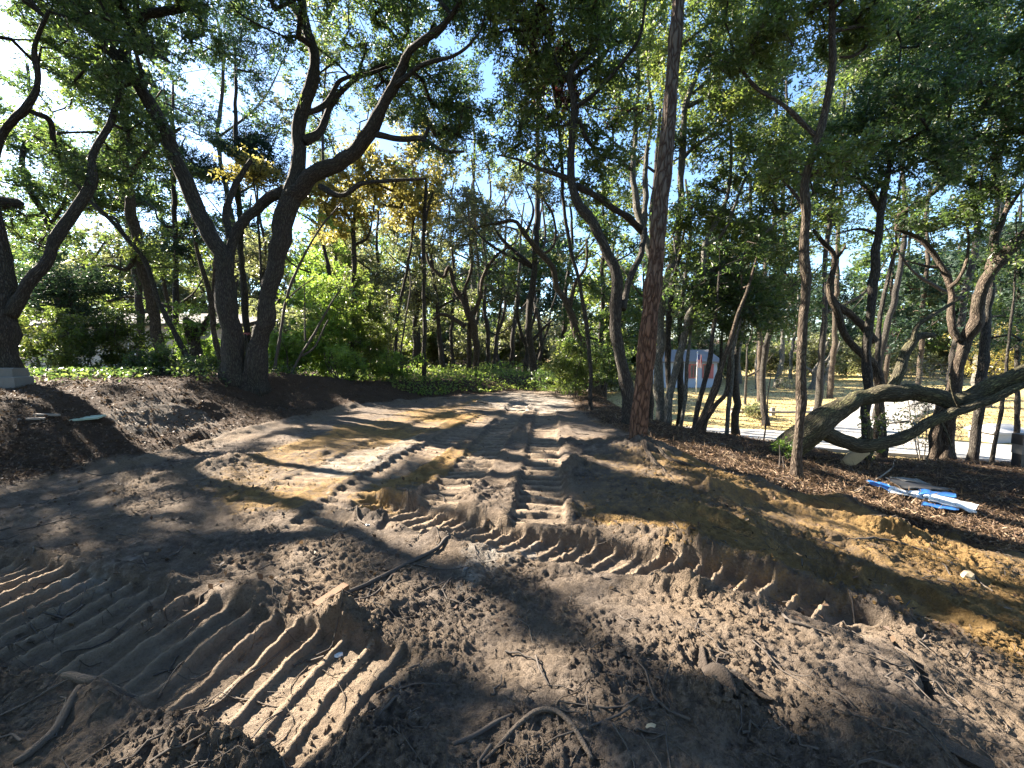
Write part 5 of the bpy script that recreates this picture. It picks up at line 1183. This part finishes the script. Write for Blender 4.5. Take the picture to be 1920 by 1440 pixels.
# low timber rail on the lawn
ax_, ay = (1376-960)/FPX*21.8, 21.8; rz = float(hm(ax_, ay)); r = empty('timber_rail', (ax_, ay, rz), 'low timber rail with squat posts along the lawn edge', 'barrier')
for q in (0, 2.1, 4.2): boxpart('post', r, (q-.09, -.09, -.3), (q+.09, .09, .42), M['woodgrey'])
V, F, B = tube(np.array([[-.1, -.16, .22, .07], [2.1, -.16, .20, .06], [4.6, -.16, .21, .07]]), 8, .06); a = Acc(); a.add(V, F, B); link('rail', a.build('rail', M['woodgrey']), r)
# little peaked cover by the street
cx, cy = (1886-960)/FPX*15.9, 15.9; cz = float(hm(cx, cy)); r = empty('well_cover', (cx, cy, cz), 'low white box with a peaked lid on the leaf strewn verge', 'well cover')
boxpart('body', r, (-.62, -.5, -.2), (.62, .5, .36), M['mutedwhite'])
V = np.array([[-.74, -.6, .36], [.74, -.6, .36], [.74, .6, .36], [-.74, .6, .36], [-.74, -.6, .43], [.74, -.6, .43], [.74, .6, .43], [-.74, .6, .43], [-.35, 0, .66], [.35, 0, .66]]) + [0, 0, .003]
link('lid', mesh('lid', V, [np.array([[0, 3, 2, 1], [0, 1, 5, 4], [1, 2, 6, 5], [2, 3, 7, 6], [3, 0, 4, 7], [4, 5, 9, 8], [6, 7, 8, 9]]), np.array([[5, 6, 9], [7, 4, 8]])], M['mutedwhite'], smooth=False), r)
# post cut by the right edge
qx, qy = (1932-960)/FPX*8.9, 8.9; qz = float(hm(qx, qy)); r = empty('post', (qx, qy, qz), 'dark post with a pale band cut by the right edge', 'post')
for nm, z0, z1, s_, m__ in (('shaft', -.3, .30, .09, 'darkmetal'), ('band', .30, .50, .10, 'block'), ('cap', .50, .72, .11, 'darkmetal')): boxpart(nm, r, (-s_, -s_, z0+.002), (s_, s_, z1), M[m__])
# red bloom between the stems of the twin oak
p = P(462, 627, 12.2); gz = float(hm(p[0], p[1])); r = empty('red_flower', (p[0], p[1], gz), 'small vivid red bloom between the twin oak stems', 'flower'); h = p[2]-gz
V, F, B = tube(np.array([[.05, 0, -.1, .008], [.03, 0, h*.5, .007], [0, 0, h, .006]]), 5); a = Acc(); a.add(V, F, B); link('stem', a.build('stem', M['twigdark']), r)
a = Acc()
for k in range(7):
    an = k*.9; d_ = np.array([math.cos(an), math.sin(an), 0]); s_ = np.array([-d_[1], d_[0], 0]); o_ = np.array([0, 0, h])
    a.add(np.array([o_+[0, 0, .05], o_+d_*.07+s_*.05+[0, 0, .05], o_+d_*.125-[0, 0, .03], o_+d_*.07-s_*.05+[0, 0, .045]]), np.array([[0, 1, 2, 3]]))
link('bloom', a.build('bloom', M['redpaint']), r)
# two concrete blocks by the edge oak
for lab, x0, x1, yt, yb, d, rz_ in (('pale concrete block lying on top beside the edge oak', -14, 34, 690, 706, 8.25, .1), ('wide dark concrete slab under the pale block at left edge', -30, 46, 707, 730, 8.1, -.06)):
    c = P((x0+x1)/2, yb, d); kk = d/FPX; wx, hz = (x1-x0)*kk, (yb-yt)*kk
    r = empty('concrete_block', c, lab, 'block'); r.rotation_euler = (0, 0, rz_)
    V, F = boxv((-wx/2, -.12, 0 if yb < 710 else -.3), (wx/2, .2, hz)); V = V+rng.normal(size=V.shape)*.006
    link('block', mesh('block', V, F, M['block'], smooth=False), r)

# ------------------------------------------------------------------ things lying on the soil
def gp(px, py): 
    g = G(px, py); z = float(hd(np.array([g[0]]), np.array([g[1]]))[0]); return np.array([g[0], g[1], z])
def lying(name, label, cat, pts, mat='root', ns=8, lump=.24, forks=(), lift=.5, group=None, endr=.6):
    base = gp(*pts[0][:2]); r = empty(name, base, label, cat, group)
    def run(part, pl, par):
        q = np.array([[*gp(a, b), rr] for a, b, rr in pl]); q[:, 2] += q[:, 3]*lift
        q = resample(smooth_path(q, 5), .02); q[:, 2] = np.maximum(q[:, 2], hd(q[:, 0], q[:, 1])+q[:, 3]*(lift-.3)); 
        zz_ = q[:, 2].copy()
        for _ in range(4): zz_[1:-1] = (zz_[:-2]+zz_[1:-1]*2+zz_[2:])/4
        q[:, 2] = zz_
        q[:, 0] += .006*vn(np.arange(len(q))*.22, q[:, 0]*0+base[0]*5, 601); q[:, 1] += .006*vn(np.arange(len(q))*.22, q[:, 0]*0+base[1]*5, 602)
        V, F, B = tube(q, ns, lump, base[0]*3); a = Acc(); a.add(V, F, B)
        link(part, a.build(part, M[mat], base), par)
    run('shaft', pts, r)
    for f in forks: run('side_shoot', f, r)
    return r
SG = 'roots and sticks torn up in the soil'
lying('root', 'stout grey root lying across the lower left corner', 'root', [(122, 1280, .016), (165, 1292, .018), (215, 1293, .013), (260, 1290, .011), (303, 1284, .009)], group=SG)
lying('root', 'thick root slanting to the bottom edge at lower left', 'root', [(152, 1302, .017), (128, 1335, .018), (100, 1372, .018), (60, 1408, .016), (30, 1425, .012)], group=SG)
lying('branch', 'long thin branch lying diagonally left of the middle', 'branch', [(602, 1138, .010), (650, 1112, .012), (700, 1090, .014), (750, 1062, .013), (800, 1040, .012), (850, 1012, .010), (890, 998, .006)], 'twigdark', forks=[[(700, 1092, .006), (688, 1112, .005), (686, 1135, .003)], [(770, 1052, .005), (800, 1062, .004), (850, 1068, .003), (930, 1050, .002)], [(740, 1070, .007), (700, 1112, .005), (660, 1130, .003)]], group=SG)
lying('root', 'arched pale root in the sunlit patch at bottom centre', 'root', [(905, 1438, .008), (940, 1402, .010), (972, 1370, .011), (1005, 1352, .011), (1040, 1352, .011), (1068, 1372, .010), (1090, 1400, .010), (1108, 1432, .009)], lift=.8, group=SG)
lying('root', 'dark straight root left of the arched pale root', 'root', [(850, 1408, .009), (890, 1388, .010), (925, 1368, .010), (962, 1345, .007)], 'twigdark', group=SG)
lying('stick', 'kinked dark stick on the sunlit slope at right', 'stick', [(1452, 1130, .006), (1470, 1158, .007), (1482, 1172, .010), (1520, 1184, .006), (1556, 1196, .004)], 'twigdark', group=SG)
lying('root', 'stringy root crossing the sunlit track bars at lower left', 'root', [(330, 1345, .004), (400, 1310, .005), (450, 1265, .005), (500, 1225, .005), (548, 1190, .003)], 'root', forks=[[(430, 1285, .003), (480, 1300, .003), (520, 1305, .002)]], group=SG)
lying('twig', 'pale curved twig standing over the shaded track bars', 'twig', [(298, 1292, .004), (330, 1252, .004), (352, 1230, .004), (385, 1185, .002)], 'root', lift=4, group=SG)
lying('root', 'long dark root trailing over the orange sand at right', 'root', [(1590, 1020, .008), (1650, 1015, .009), (1700, 1022, .009), (1745, 1036, .009), (1800, 1070, .008), (1860, 1110, .004)], 'twigdark', group=SG)
lying('twig', 'bent pale twig left of the small white scrap', 'twig', [(656, 952, .008), (668, 968, .008), (672, 980, .007), (690, 994, .004)], 'root', lift=2, group=SG)
lying('branch', 'dark branch lying across the far end of the track', 'branch', [(895, 752, .03), (925, 760, .035), (960, 768, .03), (985, 768, .015)], 'twigdark', group=SG)
lying('twig', 'pair of thin roots running to the lower left corner', 'root', [(150, 1425, .004), (230, 1375, .004), (310, 1330, .004), (395, 1290, .002)], 'root', forks=[[(0, 1345, .005), (60, 1320, .005), (130, 1290, .004), (180, 1270, .002)]], group=SG)
lying('twig', 'short dark twig above the orange brown plank end', 'twig', [(540, 1092, .004), (570, 1095, .004), (585, 1115, .003)], 'twigdark', group=SG)
lying('branch', 'whitish dead branch under the slim straight tree', 'branch', [(1600, 925, .012), (1640, 905, .014), (1672, 880, .012), (1690, 862, .006)], 'deadtwig', group=SG)
lying('branch', 'pale broken branch among leaf litter left of the slim straight tree', 'branch', [(1310, 838, .012), (1350, 832, .014), (1390, 845, .012), (1420, 860, .006)], 'deadtwig', group=SG)
lying('root', 'long exposed root running right from the foot of the tall pine', 'root', [(1212, 846, .07), (1245, 866, .045), (1290, 882, .034), (1350, 892, .024), (1420, 900, .010)], 'oakwarm', lift=-.3, group='exposed roots of the tall pine')
lying('root', 'short exposed root bending forward from the foot of the tall pine', 'root', [(1203, 850, .07), (1225, 872, .045), (1250, 890, .028), (1268, 910, .008)], 'oakwarm', lift=-.3, group='exposed roots of the tall pine')
lying('root', 'frayed root hanging down in the dark hollow at bottom left centre', 'root', [(748, 1275, .006), (752, 1320, .006), (742, 1350, .006), (700, 1400, .004)], 'twigdark', forks=[[(752, 1310, .004), (720, 1340, .003), (690, 1350, .002)]], group=SG)
# plank end
g0, g1 = gp(592, 1140), gp(638, 1114); r = empty('plank', g0, 'orange brown plank end sticking out beside the long branch', 'plank'); v = g1-g0; l = np.linalg.norm(v); r.rotation_euler = (0, -.12, math.atan2(v[1], v[0])); boxpart('board', r, (0, -.028, -.01), (l*1.3, .028, .035), M['plank'])
# rotten chunk
r = empty('rotten_stump', gp(1340, 1290), 'rotten root chunk half sunk in the shaded soil at lower right', 'stump'); b0 = np.array(r.location)
q = np.array([[*gp(1316, 1232), .010], [*gp(1324, 1262), .030], [*gp(1340, 1285), .042], [*gp(1356, 1308), .040], [*gp(1372, 1328), .02], [*gp(1380, 1342), .005]]); q[:, 2] += .025
V, F, B = tube(resample(smooth_path(q, 5), .012), 18, .35, 3.3); a = Acc(); a.add(V, F, B); link('chunk', a.build('chunk', M['rotten'], b0), r)
q = np.array([[*gp(1345, 1282), .022], [*gp(1390, 1292), .02], [*gp(1425, 1315), .012], [*gp(1450, 1328), .005]]); q[:, 2] += .012
V, F, B = tube(resample(smooth_path(q, 5), .015), 10, .25, 5.3); a = Acc(); a.add(V, F, B); link('root_end', a.build('root_end', M['rotten'], b0), r)
# half-buried slab of wood, bottom right
r = empty('plank', gp(1790, 1425), 'flat brown slab half buried at the bottom right', 'plank'); r.rotation_euler = (.05, .08, -.75); V, F = boxv((-.16, -.035, -.02), (.1, .035, .018)); V += rng.normal(size=V.shape)*.006; link('board', mesh('board', V, F, M['rotten'], smooth=False), r)
# split stump piece under the fallen trunk
b = gp(1600, 876); r = empty('split_log', b, 'pale split stump piece leaning under the fallen trunk', 'log')
q = np.array([[-.20, -.05, .02, .10], [-.05, 0, .10, .13], [.10, .05, .20, .14], [.22, .1, .27, .13]]); V, F, B = tube(resample(smooth_path(q, 4), .04), 14, .14, 4.1); V[:, 1] = np.where(V[:, 1] < -.02, -.02+(V[:, 1]+.02)*.25, V[:, 1]); a = Acc(); a.add(V, F, B); link('log', a.build('log', M['freshwood']), r)

def sheet(name, parent, corners, mat, lift=.03, crump=.025, nx=16, ny=6, off=(0, 0, 0), seed=0, label=None):
    c = [G(*q)[:2] for q in corners]; u, v = np.meshgrid(np.linspace(0, 1, nx), np.linspace(0, 1, ny), indexing='ij')
    xy = (1-u)[..., None]*(1-v)[..., None]*c[0]+u[..., None]*(1-v)[..., None]*c[1]+u[..., None]*v[..., None]*c[2]+(1-u)[..., None]*v[..., None]*c[3]
    x, y = xy[..., 0].ravel(), xy[..., 1].ravel(); x = x+.03*vn(x*6, y*6, 700+seed); y = y+.03*vn(x*6, y*6, 710+seed)
    z = hm(x, y)+.03+lift+crump*(1+vn(x*5, y*5, 720+seed)+.6*vn(x*13, y*13, 721+seed))
    T = np.stack([x, y, z], 1)-np.asarray(off); Bt = T-[0, 0, .012]; n = len(T)
    i = np.arange(nx-1)[:, None]*ny; j = np.arange(ny-1)[None, :]; F = np.stack([i+j, i+ny+j, i+ny+j+1, i+j+1], 2).reshape(-1, 4)
    rim = list(range(0, nx*ny, ny)) + list(range((nx-1)*ny+1, nx*ny)) + list(range((nx-1)*ny-1, 0, -ny)) + list(range(ny-2, 0, -1))
    rim = np.array(rim); r2 = np.roll(rim, -1)
    return link(name, mesh(name, np.vstack([T, Bt]), [F, F[:, ::-1]+n, np.stack([rim, r2, r2+n, rim+n], 1)], mat), parent, label=label)
b = gp(1735, 940); r = empty('plastic_sheet', b, 'crumpled blue and white plastic sheet lying on the leaf litter at right', 'plastic sheet')
sheet('white_fold', r, [(1664, 921), (1752, 936), (1748, 946), (1662, 929)], M['whiteplastic'], .02, .02, off=b, seed=1)
sheet('white_fold', r, [(1745, 934), (1838, 958), (1828, 967), (1740, 947)], M['whiteplastic'], .02, .022, off=b, seed=2)
sheet('blue_fold', r, [(1625, 907), (1668, 918), (1666, 929), (1630, 916)], M['blueplastic'], .02, .025, off=b, seed=3, label='bright blue folded corner')
sheet('blue_fold', r, [(1722, 927), (1790, 934), (1792, 943), (1720, 936)], M['blueplastic'], .045, .018, off=b, seed=4, label='bright blue fold in the middle')
sheet('blue_fold', r, [(1735, 947), (1800, 958), (1795, 964), (1730, 952)], M['blueplastic'], .005, .012, off=b, seed=5, label='blue strip under the white fold')
b = gp(1720, 918); r = empty('dark_panel', b, 'dark grey framed panel resting on the blue and white sheet', 'panel')
sheet('frame', r, [(1658, 905), (1752, 922), (1790, 929), (1690, 927)], M['darkmetal'], .065, .006, off=b, seed=6)
sheet('mesh_screen', r, [(1668, 906), (1716, 909), (1744, 920), (1696, 915)], M['block'], .085, .006, off=b, seed=7)
def chip(name, label, cat, px, py, s, mat, rz=0., flat=.25, n=6):
    b = gp(px, py); r = empty(name, b, label, cat); r.rotation_euler = (.2*math.sin(px), .25*math.cos(py), rz)
    rg = np.random.default_rng(px+py); an = np.linspace(0, 6.283, n, endpoint=False)
    rr = s*(.7+.5*rg.random(n)); V = np.vstack([np.stack([rr*np.cos(an), rr*np.sin(an)*.7, rg.normal(size=n)*s*.06], 1)-[0, 0, s*flat*.3], np.stack([rr*.8*np.cos(an+.1), rr*.56*np.sin(an+.1), s*flat*(.6+.5*rg.random(n))], 1)])
    F4 = [[i, (i+1) % n, n+(i+1) % n, n+i] for i in range(n)]; V = np.vstack([V, [[0, 0, s*flat*1.1], [0, 0, -s*flat*.3]]])
    F3 = [[n+i, n+(i+1) % n, 2*n] for i in range(n)]+[[(i+1) % n, i, 2*n+1] for i in range(n)]
    link('body', mesh('body', V, [np.array(F4), np.array(F3)], M[mat], smooth=False), r); return r
chip('litter_scrap', 'small white scrap on the dirt right of the bent pale twig', 'scrap', 690, 993, .03, 'whiteplastic', .5)
chip('stone', 'pale stone stuck in the lump of soil by the track bars', 'stone', 848, 942, .045, 'block', .2, .6)
chip('litter_scrap', 'crumpled clear white plastic scrap above the sunlit track bars', 'scrap', 634, 1212, .028, 'whiteplastic', .9, .35)
chip('wood_chip', 'flat pale wood chip lying in the middle of the soil', 'wood chip', 966, 1114, .035, 'freshwood', .3, .15)
chip('stone', 'grey pebble left of the flat pale wood chip', 'stone', 873, 1072, .022, 'block', .3, .6)
chip('stone', 'dark round pebble above the flat pale wood chip', 'stone', 992, 1082, .028, 'rotten', .3, .5)
chip('fallen_leaf', 'yellow leaf on the shaded soil at bottom centre', 'leaf', 1220, 1372, .022, 'freshwood', .1, .1)
chip('stone', 'tan lump of stone at the right edge of the orange sand', 'stone', 1812, 1085, .06, 'freshwood', .4, .5)
chip('stone', 'dark stone sitting on the end of the right track bars', 'stone', 1502, 1114, .035, 'rotten', .4, .7)
for lab, px, py, s, rz_ in [('pale flat board scrap among leaf litter, nearest the edge oak', 88, 782, .16, .2), ('thin pale wood strip left of the green board', 60, 788, .14, .5)]:
    b = gp(px, py); r = empty('plank', b, lab, 'plank'); r.rotation_euler = (0, .05, rz_); V, F = boxv((-s, -.03, 0), (s, .03, .03)); link('board', mesh('board', V, F, M['woodgrey'], smooth=False), r)
b = gp(166, 787); r = empty('green_board', b, 'pale green flat board lying on the leaf litter at left', 'board'); r.rotation_euler = (.06, -.04, .3); V, F = boxv((-.17, -.14, .01), (.17, .14, .035)); V[[1, 5], 1] += .05; link('board', mesh('board', V, F, M['greenboard'], smooth=False), r)

# ------------------------------------------------------------------ what nobody could count
def scatter_xy(n, y0, y1, half=1.28):
    y = y0*np.exp(rng.random(n)*math.log(y1/y0)); x = (rng.random(n)*2-1)*(half*y+.3); return x, y
def litter_here(x, y):
    n = .35*fbm(x*1.2, y*1.2, 350, 3); px, py = proj(x, y, hm(x, y))
    left = foot(y)+.2-x+n > 0; right = (x-rlit(y)+1.6*n > .1) & (y > 4.7-.04*x) & ~inpoly(px, py, ORANGE[0])
    return left | right | (y > 14.8)
x, y = scatter_xy(90000, 2.2, 26); k = litter_here(x, y) | (rng.random(len(x)) < .016); k &= ~((hm(x, y) < -1.7)); x, y = x[k][:42000], y[k][:42000]
pos = np.stack([x, y, hd(x, y)+.012+.02*rng.random(len(x))], 1)
link('leaf_litter', leaves(pos, .046, .028, 'leaf_litter', M['litter'], (0, 0, 0), 0, rng.random(len(pos))**2.0*np.where(pos[:, 0] < 0, .75, 1.0), up=1.1, carve=False), kind='stuff')
x, y = scatter_xy(42000, 3.5, 16); px, py = proj(x, y, hm(x, y)); k = (x-rlit(y) > -.1) & (y > 4.6-.04*x) & ~inpoly(px, py, ORANGE[0]) & (hm(x, y) > -1.7); x, y = x[k][:15000], y[k][:15000]
pos = np.stack([x, y, hd(x, y)+.01+.03*rng.random(len(x))], 1)
link('pine_straw', leaves(pos, .17, .006, 'pine_straw', M['litter'], (0, 0, 0), 0, .55+.45*rng.random(len(pos)), up=1.5, carve=False), kind='stuff')
# leaves fallen on the lawn
x = rng.random(16000)*30+4; y = 13+rng.random(16000)**1.3*26; k = (hm(x, y) < -1.5); x, y = x[k], y[k]
pos = np.stack([x, y, hm(x, y)+.04+.03*rng.random(len(x))], 1)
k = ~((np.abs(y-(17.6-.28*(x-4))) < 1.8)); pos = pos[k]
link('lawn_leaves', leaves(pos, .10, .06, 'lawn_leaves', M['litter'], (0, 0, 0), 0, .5+.5*rng.random(len(pos)), up=1.5, carve=False), kind='stuff')
# green ground cover where the track ends, and along the bank crest
n = 12500; x = rng.random(n)*10.5-8.0; y = 13.3+rng.random(n)**1.3*9; edge = np.interp(x, [-8, -4, -2, 0, 1.5, 2.5], [12.6, 13.2, 13.9, 15.2, 15.0, 14.2]) + .7*vn(x*1.2, y*0, 801); k = (y > edge); x, y = x[k], y[k]
hgt = (.30+.25*vn(x*.9, y*.9, 802))*sst(y-np.interp(x, [-8, 0, 2.5], [12.6, 15.2, 14.2]), 0, 1.2)+.05
pos = np.stack([x, y, hm(x, y)+.03+rng.random(len(x))*hgt], 1)
link('ground_cover', leaves(pos, .10, .055, 'ground_cover', M['cover'], (0, 0, 0), 0, np.clip(.3+.5*vn(x*.8, y*.8, 803)+.3*rng.normal(size=len(x)), 0, 1), up=.8, carve=False), kind='stuff')
n = 7000; x = -14+rng.random(n)*9.5; y = 8.4+rng.random(n)*5; bk_ = foot(y)-x; k = (bk_ > 1.9+.5*vn(x, y, 805)) & (vn(x*1.1, y*1.1, 806) > -.25); x, y = x[k], y[k]
pos = np.stack([x, y, hm(x, y)+.03+rng.random(len(x))*.22], 1)
link('ivy', leaves(pos, .075, .05, 'ivy', M['leaf_dark'], (0, 0, 0), 0, rng.random(len(pos)), up=.8, carve=False), kind='stuff')
# crumbs of soil
ICO = np.array([[1, 0, 0], [0, 1, 0], [-1, 0, 0], [0, -1, 0], [0, 0, 1], [0, 0, -1]], float)
ICF = np.array([[0, 1, 4], [1, 2, 4], [2, 3, 4], [3, 0, 4], [1, 0, 5], [2, 1, 5], [3, 2, 5], [0, 3, 5]])
x, y = scatter_xy(90000, 1.15, 7.0); z, tm, rg_ = hd(x, y, True)
dens = sst(fbm(x*1.6, y*1.6, 111, 2), -.35, .45)*(1-.7*tm)*np.clip(rg_, .3, 1.6)
k = rng.random(len(x)) < dens*.8; x, y, z = x[k][:27000], y[k][:27000], z[k][:27000]; n = len(x)
sz = np.minimum(.0030/(rng.random(n)**.6+.05), .018)*(.7+.6*rng.random(n)); sz = np.maximum(sz, .0013*y)
V = ICO[None]*(sz[:, None, None])*(1+.5*rng.normal(size=(n, 6, 1)).clip(-1, 1))*np.array([1, 1, .75]); V = V+np.stack([x, y, z+sz*.25], 1)[:, None, :]
px, py = proj(x, y, z); og = np.zeros(n, bool)
for p_ in ORANGE: og |= inpoly(px, py, p_)
col = np.zeros((n*6, 4)); col[:, 1] = np.repeat(og*.8, 6)
link('soil_crumbs', mesh('soil_crumbs', V.reshape(-1, 3), (np.arange(n)[:, None, None]*6+ICF[None]).reshape(-1, 3), M['soil'], {'soil': col, 'pressed': np.zeros(n*6)}, smooth=False), kind='stuff')
# fine rootlets
x, y = scatter_xy(1500, 1.2, 6); k = rng.random(len(x)) < .35+.65*sst(fbm(x*1.3, y*1.3, 115, 2), -.1, .3); x, y = x[k], y[k]; n = len(x)
A = Acc(); an = rng.random(n)*6.28; ln = .04+.22*rng.random(n)**2; m = 6
tt = np.linspace(-.5, .5, m); cv = rng.normal(size=n)*.8
X = x[:, None]+ln[:, None]*(tt*np.cos(an)[:, None]-cv[:, None]*(tt**2)*np.sin(an)[:, None]); Y = y[:, None]+ln[:, None]*(tt*np.sin(an)[:, None]+cv[:, None]*(tt**2)*np.cos(an)[:, None])
Z = hd(X, Y)+.002+.02*rng.random((n, m))*rng.random((n, 1))
for i in range(n):
    r0 = .0011+.0018*rng.random()**2
    V, F, B = tube(np.stack([X[i], Y[i], Z[i], np.full(m, r0)], 1), 3, 0, cap=False); A.add(V, F, B)
link('rootlets', A.build('rootlets', M['root']), kind='stuff')
# short dead twigs strewn about
x, y = scatter_xy(2600, 1.3, 13); k = (rng.random(len(x)) < .16) | (litter_here(x, y) & (rng.random(len(x)) < .6)); k &= hm(x, y) > -1.5; x, y = x[k][:700], y[k][:700]; n = len(x)
A = Acc(); an = rng.random(n)*6.28; ln = .10+.35*rng.random(n)**1.5; m = 6; tt = np.linspace(-.5, .5, m); cv = rng.normal(size=n)*.5
X = x[:, None]+ln[:, None]*(tt*np.cos(an)[:, None]-cv[:, None]*(tt**2)*np.sin(an)[:, None])+.012*rng.normal(size=(n, m)); Y = y[:, None]+ln[:, None]*(tt*np.sin(an)[:, None]+cv[:, None]*(tt**2)*np.cos(an)[:, None])+.012*rng.normal(size=(n, m))
Z = hd(X, Y)+.006+.03*rng.random((n, 1))*np.abs(tt)
for i in range(n):
    r0 = .0022+.004*rng.random()**2
    V, F, B = tube(np.stack([X[i], Y[i], Z[i], np.linspace(r0*1.3, r0*.6, m)], 1), 4, 0, cap=False); A.add(V, F, B)
link('twig_litter', A.build('twig_litter', M['twigdark']), kind='stuff')
print('TRIANGLES', TRIS[0], 'OBJECTS', len(bpy.data.objects))
